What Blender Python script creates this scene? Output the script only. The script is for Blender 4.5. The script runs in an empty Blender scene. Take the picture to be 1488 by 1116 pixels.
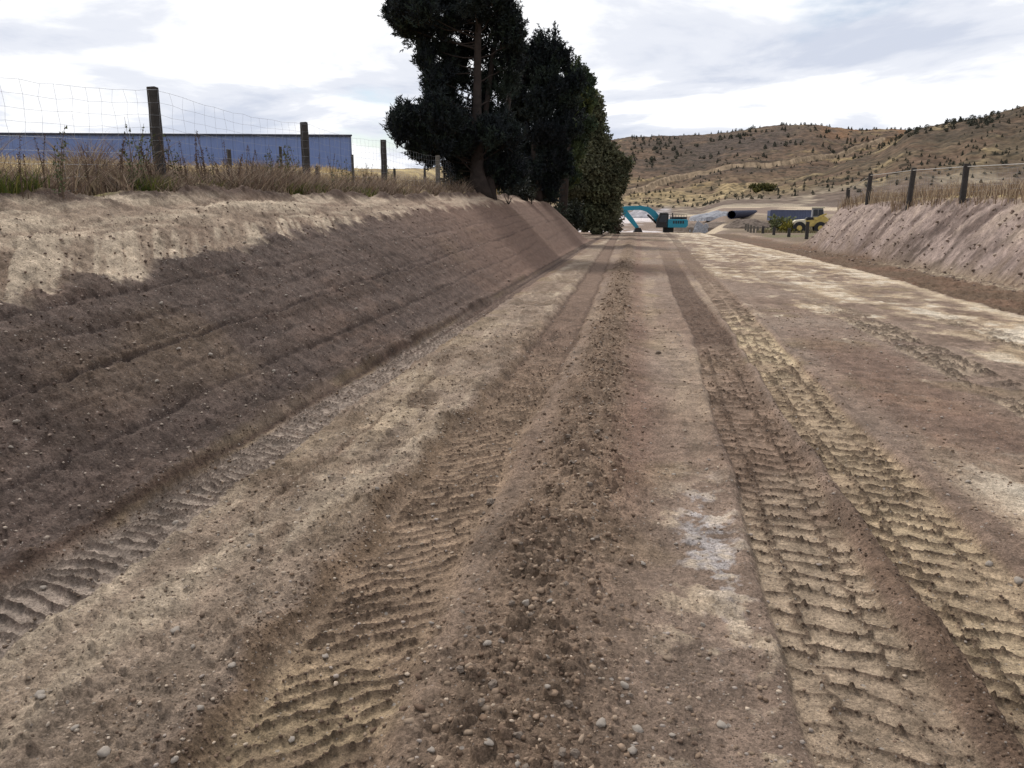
import bpy, math, random
import numpy as np
from mathutils import Vector, Matrix, noise as mnoise

# ------------------------------------------------------------------ camera
FPX = 1124.0; PITCH = math.atan(256/1124.0); YAW = math.radians(9.15); EYE = 1.6
scene = bpy.context.scene
cd = bpy.data.cameras.new('camera'); cam = bpy.data.objects.new('camera', cd)
scene.collection.objects.link(cam); scene.camera = cam
cd.sensor_width = 36; cd.lens = 36*FPX/1488; cd.clip_start = 0.05; cd.clip_end = 6000
cam.location = (0, 0, EYE); cam.rotation_euler = (math.pi/2-PITCH, 0, YAW)

# ------------------------------------------------------------------ sun, sky, exposure
SUN_EL, SUN_AZ = math.radians(48), math.radians(-40)      # azimuth from +Y towards +X (negative = left)
sd = bpy.data.lights.new('sun', 'SUN'); sun = bpy.data.objects.new('sun', sd)
scene.collection.objects.link(sun); sd.energy = 3.1; sd.angle = math.radians(9); sd.color = (1, .96, .91)
sun.rotation_euler = (math.pi/2-SUN_EL, 0, -SUN_AZ + math.pi)
w = bpy.data.worlds.new('World'); scene.world = w; w.use_nodes = True
nt = w.node_tree; nt.nodes.clear()
def N(tree, t, **kw):
    n = tree.nodes.new(t)
    for k, v in kw.items(): setattr(n, k, v)
    return n
def inp(n, **kw):
    for k, v in kw.items(): n.inputs[k.replace('_', ' ')].default_value = v
    return n
L = nt.links.new
out = N(nt, 'ShaderNodeOutputWorld')
sky = N(nt, 'ShaderNodeTexSky', sky_type='NISHITA', sun_disc=False, sun_elevation=SUN_EL, sun_rotation=SUN_AZ)
b1 = inp(N(nt, 'ShaderNodeBackground'), Strength=.11); L(sky.outputs[0], b1.inputs[0])
tc = N(nt, 'ShaderNodeTexCoord'); sp = N(nt, 'ShaderNodeSeparateXYZ'); L(tc.outputs['Generated'], sp.inputs[0])
def M(op, a, b=None, tree=nt, clamp=False):
    n = tree.nodes.new('ShaderNodeMath'); n.operation = op; n.use_clamp = clamp
    for i, v in enumerate([a, b]):
        if v is None: continue
        if isinstance(v, (int, float)): n.inputs[i].default_value = v
        else: tree.links.new(v, n.inputs[i])
    return n.outputs[0]
zz = M('ADD', M('MAXIMUM', sp.outputs[2], 0.0), .13)
cx = M('DIVIDE', sp.outputs[0], zz); cy = M('DIVIDE', sp.outputs[1], zz)
cb = N(nt, 'ShaderNodeCombineXYZ'); L(cx, cb.inputs[0]); L(cy, cb.inputs[1])
def cloud_noise(scale, detail, off, rough=.5, dist=0.):
    mp = N(nt, 'ShaderNodeMapping'); mp.inputs['Location'].default_value = off; L(cb.outputs[0], mp.inputs[0])
    n = inp(N(nt, 'ShaderNodeTexNoise'), Scale=scale, Detail=detail, Roughness=rough, Distortion=dist); L(mp.outputs[0], n.inputs['Vector'])
    return n.outputs[0]
def ramp(tree, fac, stops, interp='EASE'):
    r = tree.nodes.new('ShaderNodeValToRGB'); r.color_ramp.interpolation = interp
    e = r.color_ramp.elements
    while len(e) < len(stops): e.new(.5)
    for q, (p, c) in zip(e, stops):
        q.position = p; q.color = (*c, 1) if len(c) == 3 else c
    tree.links.new(fac, r.inputs[0]); return r.outputs[0]
n1 = cloud_noise(1.0, 8, (3.1, 7.7, 0), .56, .35)
shade = ramp(nt, n1, [(.34, (1.25, 1.25, 1.25)), (.46, (1.05, 1.06, 1.09)), (.53, (.84, .87, .95)), (.64, (.66, .71, .83))])
n2 = cloud_noise(.55, 8, (11.4, -2.2, 4), .55, .3)
cover = ramp(nt, n2, [(.33, (0, 0, 0)), (.43, (1, 1, 1))])
b2 = inp(N(nt, 'ShaderNodeBackground'), Strength=1.0); L(shade, b2.inputs[0])
mx = N(nt, 'ShaderNodeMixShader'); L(cover, mx.inputs[0]); L(b1.outputs[0], mx.inputs[1]); L(b2.outputs[0], mx.inputs[2])
L(mx.outputs[0], out.inputs[0])
vs = scene.view_settings; vs.view_transform = 'Standard'; vs.look = 'None'; vs.exposure = 0; vs.gamma = 1; vs.use_curve_mapping = False
scene.render.engine = 'CYCLES'; scene.cycles.max_bounces = 6; scene.cycles.use_denoising = True

# ------------------------------------------------------------------ pixel <-> world helper (used once, at build time)
_R = np.array([math.cos(YAW), math.sin(YAW), 0]); _FH = np.array([-math.sin(YAW), math.cos(YAW), 0])
_FW = _FH*math.cos(PITCH)+np.array([0, 0, -math.sin(PITCH)]); _UP = _FH*math.sin(PITCH)+np.array([0, 0, math.cos(PITCH)])
def ray(x, y): return _FW+_R*(x-744)/FPX-_UP*(y-558)/FPX
def at(x, y, Y):
    d = ray(x, y); t = Y/d[1]; return np.array([0, 0, EYE])+t*d

#TERRAIN_BEGIN
def _hash(ix, iy, seed):
    h = (ix.astype(np.int64)*374761393+iy.astype(np.int64)*668265263+seed*974634777) & 0xffffffff
    h = ((h ^ (h >> 13))*1274126177) & 0xffffffff
    h = ((h ^ (h >> 16))*2246822519) & 0xffffffff
    return ((h ^ (h >> 15)) & 0xffffff).astype(np.float32)/16777215.
def vnoise(x, y, seed=0):
    """value noise in -1..1"""
    fx = np.floor(x); fy = np.floor(y); u = (x-fx).astype(np.float32); v = (y-fy).astype(np.float32)
    ix = fx.astype(np.int64); iy = fy.astype(np.int64)
    u = u*u*u*(u*(u*6-15)+10); v = v*v*v*(v*(v*6-15)+10)
    a = _hash(ix, iy, seed); b = _hash(ix+1, iy, seed); c = _hash(ix, iy+1, seed); d = _hash(ix+1, iy+1, seed)
    return ((a+(b-a)*u)*(1-v)+(c+(d-c)*u)*v)*2-1
def fbm(x, y, oct=4, seed=0, rough=.5):
    s = 0; a = 1.; t = 0; c, q = .8, .6
    for i in range(oct):
        s = s+a*vnoise(x, y, seed+i*17); t += a; a *= rough
        x, y = (x*c-y*q)*2.03+13.7, (x*q+y*c)*2.03-7.1
    return s/t*1.6
def worley(x, y, seed=0, p=.5):
    """lumps: 0 outside, dome height inside randomly sized cells"""
    fx = np.floor(x).astype(np.int64); fy = np.floor(y).astype(np.int64)
    best = np.zeros(x.shape, np.float32)
    for dx in (-1, 0, 1):
        for dy in (-1, 0, 1):
            cx = fx+dx; cy = fy+dy
            r1 = _hash(cx, cy, seed); r2 = _hash(cx, cy, seed+5); r3 = _hash(cx, cy, seed+9)
            rad = np.where(r3 < p, .12+.5*(r3/p)**2*.75, 0)
            d2 = (x-cx-.15-.7*r1)**2+(y-cy-.15-.7*r2)**2
            hgt = np.sqrt(np.maximum(rad*rad-d2, 0))
            best = np.maximum(best, hgt)
    return best.astype(np.float32)
def ss(a, b, x):
    t = np.clip((x-a)/(b-a), 0, 1); return t*t*(3-2*t)
def lerp(a, b, t): return a+(b-a)*t
def az_px(x): return math.atan((x-744)/FPX/math.cos(PITCH)) - YAW       # azimuth (towards +X) of a column near the horizon
def tan_px(x, y):
    d = ray(x, y); return d[2]/math.hypot(d[0], d[1])
RA = [(-600, 262), (-100, 252), (300, 249), (500, 247), (560, 247), (620, 246), (700, 238), (800, 222), (900, 199), (960, 197.5), (1000, 196.5), (1035, 193), (1060, 189.5), (1085, 185), (1110, 182.5), (1150, 182.5), (1190, 188), (1215, 190.5), (1240, 189.5), (1285, 189), (1400, 195), (1600, 200)]
RB = [(930, 306), (1000, 297), (1050, 286), (1100, 270), (1150, 254), (1200, 238), (1250, 214), (1285, 190.5), (1330, 182), (1375, 175), (1400, 168), (1420, 160.5), (1440, 155), (1465, 151.5), (1490, 150), (1560, 138), (1700, 130), (2000, 150)]
def _tab(T):
    return np.array([az_px(x) for x, _ in T]), np.array([tan_px(x, y) for x, y in T])
AZA, TA = _tab(RA); AZB, TB = _tab(RB)
RIDGE_A, RIDGE_B = 430., 310.
def track_x(Y, pts):
    return np.interp(Y, [p[1] for p in pts], [p[0] for p in pts])
TOE = [(-2.79, 0), (-2.78, 6), (-2.82, 10), (-2.9, 18), (-3.1, 53), (-3.2, 90)]
RUT = [(-.98, 1), (-.99, 1.9), (-1.04, 3), (-1.07, 5), (-1.0, 8), (-1.06, 13), (-1.2, 22), (-1.75, 53), (-2.2, 90)]
TRA = [(.85, 0), (.86, 3), (.89, 5), (.92, 7), (1.03, 10.7), (1.03, 16), (1.1, 25), (1.45, 54), (1.6, 90)]
TRB = [(1.5, 0), (1.5, 5), (1.5, 7), (1.6, 10.8), (1.75, 17), (1.85, 26), (2.5, 54), (2.9, 90)]
TRC = [(3.4, 5), (3.5, 9), (3.65, 14), (3.55, 22), (4.2, 63), (4.3, 90)]
TRD = [(5.0, 5), (4.95, 9), (5.1, 14), (4.9, 22), (5.3, 63), (5.4, 90)]
EDGE = [(6.1, 0), (6.2, 14), (6.6, 22), (6.7, 37), (6.2, 64), (6.2, 90)]
RTOE = [(9.6, 0), (9.65, 21), (9.4, 31), (9.2, 46), (9.2, 56)]
def profile_base(X, Y):
    """large shape without small detail; returns z and zone weights"""
    r = np.hypot(X, Y); az = np.arctan2(X, Y)
    road = -.0105*np.clip(Y, -20, 84)
    road = road-ss(82, 108, Y)*2.0
    # yard and valley floor climbing to the foot of the hills
    yard = np.interp(r, [0, 108, 150, 190, 260, 2000], [0, 0, 2.1, 4.6, 9.0, 9.0])
    right = ss(az_px(1000), az_px(1040), az)
    yard = yard+right*1.6*ss(88, 108, r)
    z = road+yard
    toe = track_x(Y, TOE)
    wob = .10*fbm(Y*.35, X*0+3.3, 2, 71)
    # left bank
    u = (toe-X)+wob*.5
    topz = np.interp(Y, [-20, 4, 6.7, 10.6, 16, 24, 30, 50], [1.6, 1.62, 1.66, 1.78, 1.82, 1.92, 2.08, 2.1])
    rise = np.interp(Y, [-10, 6, 20, 60], [3.35, 3.35, 3.25, 3.1])
    q = np.clip(u/rise, 0, 1)
    prof = np.interp(q, [0, .08, .5, .85, 1], [0, .04, .57, .93, 1])
    endl = 1-ss(49, 58, Y+.5*np.minimum(X+3, 0)*.6)*ss(-26, -13, X)
    plate = 1.6+r*.0455
    back = ss(-8.5, -26, X)
    top = lerp(topz, np.maximum(plate, topz), back)+.12*fbm(X*.4, Y*.4, 2, 5)*ss(-6.3, -8, X)
    zl = lerp(z, top, prof*endl)
    wl = (u > 0)
    z = np.where(wl, lerp(z, zl, ss(170, 120, r)), z)
    # right bank
    rt = track_x(Y, RTOE)
    v = X-rt+.25*fbm(Y*.25, X*0+8, 2, 33)
    endr = 1-ss(46, 51.5, Y-.15*(X-12))
    pr = np.interp(v, [0, .15, 1.5, 1.85, 2.3], [0, .05, .84, .97, 1])
    topr = np.interp(Y, [0, 20, 26, 30, 36, 42, 47], [2.1, 1.98, 1.95, 2.03, 1.98, 1.9, 1.8])
    z = np.where(v > 0, lerp(z, topr, pr*endr), z)
    # hills
    ea = np.interp(az, AZA, TA); eb = np.interp(az, AZB, TB)
    za = EYE+ea*RIDGE_A; zb = EYE+eb*RIDGE_B
    sa = np.clip((r-225)/(RIDGE_A-225), 0, 1); sa = sa*sa*(3-2*sa)*.35+sa*.65
    sb = np.clip((r-165)/(RIDGE_B-165), 0, 1); sb = sb*sb*(3-2*sb)*.3+sb*.7
    base = z
    gul = fbm(az*26, r*.006, 3, 401)*.8*np.sin(np.clip((r-200)/(RIDGE_A-200), 0, 1)*math.pi)
    gulb = fbm(az*30+9, r*.008, 3, 431)*.9*np.sin(np.clip((r-165)/(RIDGE_B-165), 0, 1)*math.pi)
    ha = lerp(base, za, sa)+gul*ss(az_px(880), az_px(940), az)
    hb = lerp(base, zb, sb)+gulb
    ha = np.where(r > RIDGE_A, za-(r-RIDGE_A)*.10, ha)
    hb = np.where(r > RIDGE_B, zb-(r-RIDGE_B)*.12, hb)
    hb = np.where(az < AZB[0], -50, hb)
    isb = hb > ha
    h = np.where(r > 165, np.maximum(ha, hb), base)
    h = np.where((r > 165) & (az > AZB[0]), np.maximum(h, base*ss(260, 165, r)), h)
    return h.astype(np.float32), dict(u=u, q=q, endl=endl, v=v, endr=endr, toe=toe, rt=rt, isb=isb, r=r, az=az)
def height_at(x, y):
    return float(profile_base(np.array([float(x)]), np.array([float(y)]))[0][0])
def srgb(*c):
    c = np.array(c)/255.; return np.where(c <= .04045, c/12.92, ((c+.055)/1.055)**2.4)
HTRACK = [(896, 286), (950, 268), (1000, 254), (1050, 246), (1100, 240), (1150, 236.5), (1200, 228), (1235, 219), (1257, 211), (1283, 203)]
def march(x, y, r0=170, r1=440):
    d = ray(x, y); k = 1/math.hypot(d[0], d[1]); rs = np.arange(r0, r1, .5)
    px = d[0]*k*rs; py = d[1]*k*rs; pz = EYE+d[2]*k*rs
    h = profile_base(px, py)[0]; i = np.argmax(h > pz)
    if h[i] <= pz[i]: i = len(rs)-1
    return px[i], py[i], float(h[i])
def mixc(c, t, w_):
    w_ = np.clip(w_, 0, 1)[..., None].astype(np.float32); return c*(1-w_)+np.asarray(t, np.float32)*w_
def tread(Y, t, pitch, ph, nz, kind):
    """raised crumbly ridges between tyre lug imprints, 0..1; t across in -1..1"""
    at_ = np.abs(t)
    if kind == 'blocks':
        s = Y/pitch+ph+.20*np.sin(t*3.0)+.22*nz
        d = np.abs(s-np.round(s))*pitch
        wv_ = .013+.005*nz; rc = np.exp(-(d/wv_)**2)*(at_ < .56)
        s2 = Y/pitch+ph+.5+.35*at_*np.sign(t)+.22*nz
        d2 = np.abs(s2-np.round(s2))*pitch
        rs = np.exp(-(d2/wv_)**2)*(at_ >= .48)
        lw = np.abs(at_-.52-.07*np.sin(Y/pitch*2*math.pi+ph*6)-.05*nz)*.24
        rl = np.exp(-(lw/.011)**2)*.75
        return np.maximum(np.maximum(rc, rs), rl)
    if kind == 'diag':
        s = Y/pitch+ph+.75*t+.2*nz
        d = np.abs(s-np.round(s))*pitch
        return np.exp(-(d/(pitch*.14))**2)
    s = Y/pitch+ph+.55*at_+.25*nz+.5*(t > 0)
    d = np.abs(s-np.round(s))*pitch
    return np.exp(-(d/(pitch*.2))**2)*ss(.02, .12, at_)
def terrain(X, Y):
    X = X.astype(np.float32); Y = Y.astype(np.float32)
    z, W = profile_base(X, Y)
    r, az, u, v = W['r'], W['az'], W['u'], W['v']
    near = ss(60, 25, r)
    sel = r < 60
    Z = z.copy(); C = np.zeros(X.shape+(3,), np.float32)
    # ---------------- noises
    nb = fbm(X*.35, Y*.35, 4, 1)                 # broad
    nm = fbm(X*1.7, Y*1.7, 4, 21)                # medium
    nf = np.zeros_like(X); nf[sel] = fbm(X[sel]*9, Y[sel]*9, 4, 41)
    ny = fbm(X*1.3, Y*.22, 4, 61)                # stretched along the road
    nxs = fbm(X*.35, Y*1.1, 4, 81)
    grav0 = np.zeros_like(X); s0 = r < 14
    grav0[s0] = worley(X[s0]*30+.2*nf[s0], Y[s0]*30, 341, .5)/30+.7*worley(X[s0]*62, Y[s0]*62, 351, .5)/62
    # ---------------- road and floor colours
    C[:] = srgb(134, 118, 105)
    C = mixc(C, srgb(118, 98, 84), .5+.6*nb)
    C = mixc(C, srgb(158, 140, 120), ss(.15, .7, ny)*.6)
    C = mixc(C, srgb(128, 112, 84), ss(.3, .8, fbm(X*.8+3, Y*.8, 3, 90))*.45)
    onroad = ss(-.1, .3, X)*ss(.2, -.1, X-track_x(Y, EDGE))
    # pale dried silt on the right of the road
    pn = .55*nb+.6*ny+.35*nm+.3*nxs
    reach = np.interp(Y, [0, 4, 7, 10, 16, 25, 40, 70, 90], [-.2, -.12, -.05, .08, .25, .30, .25, .2, .1])
    pdet = fbm(X*2.6, Y*1.9, 5, 631, .62); rdgp = 1-2.4*np.abs(fbm(X*1.5, Y*.8, 4, 633))
    pal = ss(-.05, .55, pn+.55*pdet+.3*rdgp+reach+ss(2.0, 5.5, X)*.6-.22)*ss(1.8, 2.6, X+.4*nm)*onroad
    C = mixc(C, srgb(168, 150, 127), pal*.9)
    C = mixc(C, srgb(198, 186, 168), ss(.3, .9, pn*.6+.9*pdet+.35*rdgp+ss(2.5, 6, X)*.25)*pal*.9)
    C = mixc(C, srgb(104, 88, 76), ss(.2, .7, -pdet+.3*nb)*ss(1.8, 2.4, X)*onroad*.55)
    C = mixc(C, srgb(150, 128, 98), ss(.3, .9, fbm(X*.9, Y*.6, 3, 95))*pal*.35)
    redp = ss(1.9, 2.3, X)*ss(3.4, 2.7, X+.3*nm)*ss(4.5, 6, Y)*ss(13, 9.5, Y+nm)
    C = mixc(C, srgb(112, 92, 80), redp*.85)
    C = mixc(C, srgb(126, 100, 82), redp*ss(.2, .6, nm)*.35)
    # grey-white damp streaks left of track A
    gw = np.exp(-((X-.40-.04*nm)/.13)**2)*np.exp(-((Y-3.75)/.75)**2)
    C = mixc(C, srgb(170, 164, 162), ss(.3, .7, gw*.75+.7*nf+.5*fbm(X*28, Y*28, 3, 621))*np.clip(gw*1.4, 0, 1)*.8)
    C = mixc(C, srgb(190, 172, 148), ss(.25, .8, nf*.8+nm*.5+.1)*ss(.0, .25, X)*ss(.7, .5, X)*ss(5.5, 3.5, Y)*.6)
    # pale band in the left floor
    fl = ss(-2.45, -2.2, X)*ss(-1.3, -1.5, X)
    C = mixc(C, srgb(146, 131, 114), fl*.45)
    C = mixc(C, srgb(172, 157, 138), fl*ss(.15, .75, nb*.5+ny*.8+nxs*.3)*.8)
    C = mixc(C, srgb(124, 108, 90), fl*ss(.2, .7, fbm(X*2+9, Y*1.1, 3, 99))*.6)
    stk = 1-2.3*np.abs(fbm(X*3.4+.35*Y, Y*.35, 4, 651))
    fl0 = ss(-2.5, -2.2, X)*ss(-1.25, -1.5, X)*ss(30, 18, Y)
    C = mixc(C, srgb(174, 158, 138), fl0*ss(.2, .9, stk*.7+ny*.6+nb*.3)*.7)
    C = mixc(C, srgb(100, 84, 70), fl0*ss(.1, .8, -ny*.9+nf*.4-.1)*.55)
    Z = Z+fl0*(.014*stk+.022*np.abs(nm)+.010*nf+grav0*.8)*near; ptc = fl0*ss(.25, .6, fbm(X*2.2+5, Y*1.4, 4, 661)); C = mixc(C, srgb(104, 88, 74), ptc*.6); Z = Z+ptc*(.012+.6*grav0)
    C = mixc(C, srgb(180, 162, 138), np.exp(-((X+1.85)/.22)**2)*np.exp(-((Y-6.0)/1.1)**2)*ss(-.5, .3, stk+nm)*.7)
    # ---------------- micro relief on all the graded ground
    ruf = .012*nm+.009*nf+.6*grav0*ss(-.6, .3, nm)
    # wheel scar lines along the floor
    sc = np.exp(-((X+1.95+.12*fbm(Y*.25, X*0, 2, 12)+.05*(Y-5))/.02)**2)*ss(3.2, 3.6, Y)*ss(8.5, 7, Y)
    Z = Z-sc*.02*near; C = mixc(C, srgb(108, 90, 76), sc*.6)
    # ---------------- windrow of clods
    wx = track_x(Y, [(-.33, 0), (-.32, 8), (-.37, 16), (-.55, 53), (-.8, 90)])
    wwid = np.interp(Y, [0, 3, 8, 20, 60], [.36, .34, .30, .28, .33])
    wn = np.exp(-((X-wx)/wwid)**2)
    lump = np.zeros_like(X); grav = np.zeros_like(X); lumpb = np.zeros_like(X)
    s1 = sel & (r < 40)
    wxn = X[s1]+.012*nf[s1]; wyn = Y[s1]+.012*nm[s1]
    lumpb[s1] = worley(wxn*11, wyn*11, 301, .62)/11
    lump[s1] = worley(wxn*23, wyn*23, 311, .9)/23
    s2 = sel & (r < 14)
    grav[s2] = worley(X[s2]*38, Y[s2]*38, 321, .55)/38
    wn = wn*(1+.25*fbm(Y*1.3, X*1.3, 2, 611)); cl = np.clip(wn*1.6+.5*nm*wn, 0, 1.2)
    Z = Z+(.085*wn*(1+.3*nm+.15*nf)+cl*(lump*1.0+lumpb*.9*ss(.2, .8, wn))+grav*.6)*ss(80, 40, Y)
    C = mixc(C, srgb(120, 102, 86), np.clip(wn*1.3, 0, 1)*.85); C = mixc(C, srgb(94, 77, 64), wn*ss(.0, .7, nm*.7+nf*.6)*.6); C = mixc(C, srgb(146, 128, 110), wn*ss(.006, .02, lump)*ss(.2, .7, fbm(X*14, Y*14, 2, 613))*.6)
    redw = np.exp(-((X-.02)/.16)**2)*ss(2.5, 5, Y)
    C = mixc(C, srgb(118, 92, 80), redw*.5)
    # ---------------- tracked rut left of the windrow
    rc = track_x(Y, RUT)+.025*fbm(Y*.9, X*0+1, 2, 15); t = (X-rc)/.235+.10*nm+.05*nf
    dep = np.interp(Y, [0, 2.5, 5, 9, 20, 60], [.055, .06, .05, .04, .03, .02])*(1+.3*nm)
    inside = ss(1.5, .85, np.abs(t))
    Z = Z-dep*inside
    Z = Z+dep*.3*np.exp(-((t+1.75)/.35)**2)*(1+.9*nm+.5*nf)+dep*.25*np.exp(-((t-1.35)/.3)**2)
    nz = fbm(X*5, Y*5, 2, 131)
    rd = tread(Y, -t*2.1, .105, 0, nz, 'diag')*ss(1.0, .85, np.abs(t))
    fade = ss(22, 8, Y)
    brk = .45+.55*ss(-.7, .0, fbm(X*6+3, Y*6, 3, 601)+.25)
    rd = rd*brk; Z = Z+(rd*.023*(.8+.4*nm)+rd*grav*.6)*fade
    C = mixc(C, srgb(138, 118, 98), inside*.8)
    C = mixc(C, srgb(160, 142, 114), inside*ss(2.9, 2.0, Y)*ss(.1, .6, nm+.35)*.7)
    C = mixc(C, srgb(76, 62, 53), inside*rd*.85*fade)
    C = mixc(C, srgb(104, 86, 76), inside*ss(6, 11, Y)*.7)
    wall = np.exp(-((t+1.25+.15*nm)/.30)**2)
    C = mixc(C, srgb(104, 86, 68), wall*ss(.1, .5, wall)*.8*ss(14, 5, Y))
    edges = np.exp(-((np.abs(t)-1.0)/.13)**2)*ss(5, 9, Y)
    Z = Z-edges*.02; C = mixc(C, srgb(88, 72, 62), edges*.7)
    # ---------------- crawler track along the toe of the left bank
    tw = np.interp(Y, [0, 3, 6, 60], [.25, .23, .18, .15])
    tcx = track_x(Y, TOE)+tw+.03; t = (X-tcx)/tw+.10*nm+.05*nf
    ins = ss(1.12, .92, np.abs(t))
    Z = Z-.035*ins
    td = tread(Y, t*.55+.3*np.abs(t), .088, .3, nz, 'diag')*ss(1.2, .8, np.abs(t))*brk
    fd = ss(24, 12, Y)*ss(-1.8, -.7, nm+.4)
    Z = Z+td*.030*(1+.3*nf)*fd
    C = mixc(C, srgb(142, 125, 109), ins*.8); C = mixc(C, srgb(72, 60, 54), np.clip(td*1.3, 0, 1)*ins*.9*fd)
    C = mixc(C, srgb(156, 144, 134), ins*ss(18, 10, Y)*(1-td)*.6)
    C = mixc(C, srgb(90, 74, 66), ins*ss(9, 14, Y)*.8)
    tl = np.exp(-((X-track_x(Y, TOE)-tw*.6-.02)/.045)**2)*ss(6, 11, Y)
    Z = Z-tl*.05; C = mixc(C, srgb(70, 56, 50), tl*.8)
    # ---------------- tyre tracks A and B on the road
    for (T, hw, pitch, ph, bright, dark, k) in ((TRA, .245, .150, .1, (1.5, 3.9, 2.0), (9.5, 24), 0), (TRB, .255, .158, .6, (1.5, 10.5, 3.0), (0, 0), 1)):
        xc = track_x(Y, T)+.02*fbm(Y*.8, X*0+k*5, 2, 16+k); t = (X-xc)/hw
        ins = ss(1.10, .93, np.abs(t)+.05*nm)
        vis = np.interp(Y, [0, 8, 25, 50, 85], [1, 1, .7, .4, .25])
        nz2 = fbm(X*4+k*7, Y*4, 3, 141+k)
        fd = np.interp(Y, [0, 12, 30], [1, 1, .35])
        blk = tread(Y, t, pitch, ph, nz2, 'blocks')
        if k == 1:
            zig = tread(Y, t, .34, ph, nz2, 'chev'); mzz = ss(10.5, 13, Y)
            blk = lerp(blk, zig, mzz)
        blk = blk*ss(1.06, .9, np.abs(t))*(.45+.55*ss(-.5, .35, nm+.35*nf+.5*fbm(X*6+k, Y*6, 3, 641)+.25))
        Z = Z-(.032+.012*k)*ins*vis
        bh = np.interp(Y, [0, 3.5, 6, 12], [.017, .019, .024, .028]) if k == 0 else np.interp(Y, [0, 3, 6, 12], [.020, .024, .030, .033])
        Z = Z*1+(blk*bh*(1+.5*nf)+blk*(grav*1.3))*fd*vis
        Z = Z+.018*vis*np.exp(-((np.abs(t)-1.22)/.15)**2)*(1+.6*nm)
        C = mixc(C, srgb(130, 110, 94), ins*.7*vis)
        br = ins*ss(bright[1]+bright[2], bright[1], Y+1.2*nm)
        padc = srgb(160, 143, 122) if k == 0 else srgb(174, 155, 128)
        C = mixc(C, padc, br*(.75+.2*nm)*(1-.2*ss(3.5, 6, Y)))
        C = mixc(C, srgb(182, 164, 136), ins*ss(7, 9, Y)*ss(15, 12, Y)*ss(.0, .5, nm+.2)*.8*k)
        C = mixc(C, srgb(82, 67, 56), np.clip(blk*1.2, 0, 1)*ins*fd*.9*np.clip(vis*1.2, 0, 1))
        if k == 0:
            C = mixc(C, srgb(92, 76, 66), ins*ss(9, 10.5, Y+.6*nm)*ss(40, 20, Y)*.8)
        else:
            C = mixc(C, srgb(100, 84, 72), ins*ss(22, 26, Y)*.5)
        Z = Z-ruf*ins*.8*ss(9, 5, Y)
        ruf = ruf*(1-ins*.7*ss(9, 5, Y))
    # crumbly strip between A and B
    mid = np.exp(-((X-(track_x(Y, TRA)+track_x(Y, TRB))*.5)/.10)**2)*ss(5.5, 2.6, Y)
    Z = Z+mid*(.022+lump*.6); C = mixc(C, srgb(94, 76, 62), mid*.85)
    for (T, hw, pitch, ph, y0, y1) in ((TRC, .30, .12, .0, 3, 13), (TRD, .30, .13, .4, 3, 11)):
        xc = track_x(Y, T)+.05*fbm(Y*.4, X*0+9, 2, 26); t = (X-xc)/hw
        ins = ss(1.15, .85, np.abs(t)); f = ss(y1+6, y1-2, Y)
        blk = tread(Y, t, pitch*1.3, ph, nz, 'blocks')*ss(1.05, .85, np.abs(t))*ss(-.8, .1, nm+.2)
        Z = Z-.022*ins*f+blk*.042*f
        C = mixc(C, srgb(172, 156, 134), ins*f*.5*ss(-.4, .3, nm+.1)); C = mixc(C, srgb(78, 66, 58), np.clip(blk*1.3, 0, 1)*ins*f*.9)
        Z = Z-.02*ins*ss(13, 18, Y); C = mixc(C, srgb(112, 95, 82), ins*ss(12, 17, Y)*ss(60, 30, Y)*.6*ss(-.3, .3, nm+ny+.1))
    Z = Z+ruf*ss(70, 30, r)
    # ---------------- right edge of the road, drain and loose soil
    e = X-track_x(Y, EDGE)-.08*nm-.05*nf
    be = ss(0, .35, e)*ss(.25, -.1, v)*ss(95, 80, Y)
    Z = Z-be*.16+be*(lump*1.0+.05*nm+.03*nf)*ss(70, 30, r)
    C = mixc(C, srgb(98, 81, 66), be*.95); C = mixc(C, srgb(118, 92, 76), be*ss(.1, .7, nb+nm*.5)*.5)
    C = mixc(C, srgb(190, 172, 146), np.exp(-((e+.12)/.16)**2)*.6*onroad*ss(90, 70, Y))
    # ---------------- right bank
    st = fbm((Y*.75+v*1.05)*2.0, (Y-v)*.28, 4, 151)      # scrape marks down the face
    rb = ss(-.05, .25, v)*W['endr']
    rbz = rb*ss(2.2, 1.8, v)
    Z = Z+rbz*(.02*st+.035*nm+.03*nf+lumpb*.35*ss(-.2, .6, nb)+.03*np.abs(fbm(X*3.1, Y*3.1, 4, 163)))*ss(0, .6, v)
    cR = mixc(np.broadcast_to(srgb(144, 128, 120), C.shape), srgb(160, 143, 131), ss(-.1, .8, st*.4+.6*nm))
    cR = mixc(cR, srgb(92, 78, 72), ss(.0, .7, -st*.7+.7*fbm(X*1.6, Y*1.6, 5, 161, .6))*.85)
    cR = cR*(1+.34*fbm(X*4+v*2, Y*4, 5, 165, .7))[..., None]
    cR = mixc(cR, srgb(172, 156, 134), ss(.0, .5, nb+.1)*ss(29, 25, Y)*ss(.5, 1.2, v)*.7)
    cR = mixc(cR, srgb(104, 88, 76), ss(.95, .2, v)*ss(-.3, .5, nm+.1)*.6)
    C = mixc(C, 0, rb)+cR*rb[..., None]
    tp = np.exp(-((v+.25)/.30)**2)*ss(34, 28, Y)
    trd = tread(Y, v+.2, .35, .2, nz, 'diag')
    C = mixc(C, srgb(178, 162, 140), tp*(1-trd*.7)*.85); C = mixc(C, srgb(84, 70, 62), tp*trd*.6)
    Z = Z+tp*(trd-.4)*.04
    dk = np.exp(-((v-.4)/.5)**2)*np.exp(-((Y-29)/3.)**2)
    C = mixc(C, srgb(58, 48, 44), dk*ss(-.2, .4, nm+.2)*.8)
    # ---------------- left bank face
    q = W['q']; lb = ss(0, .10, u)*W['endl']
    uu = u+.035*Y*0+.20*fbm(Y*.12, X*0+2, 2, 18)
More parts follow.
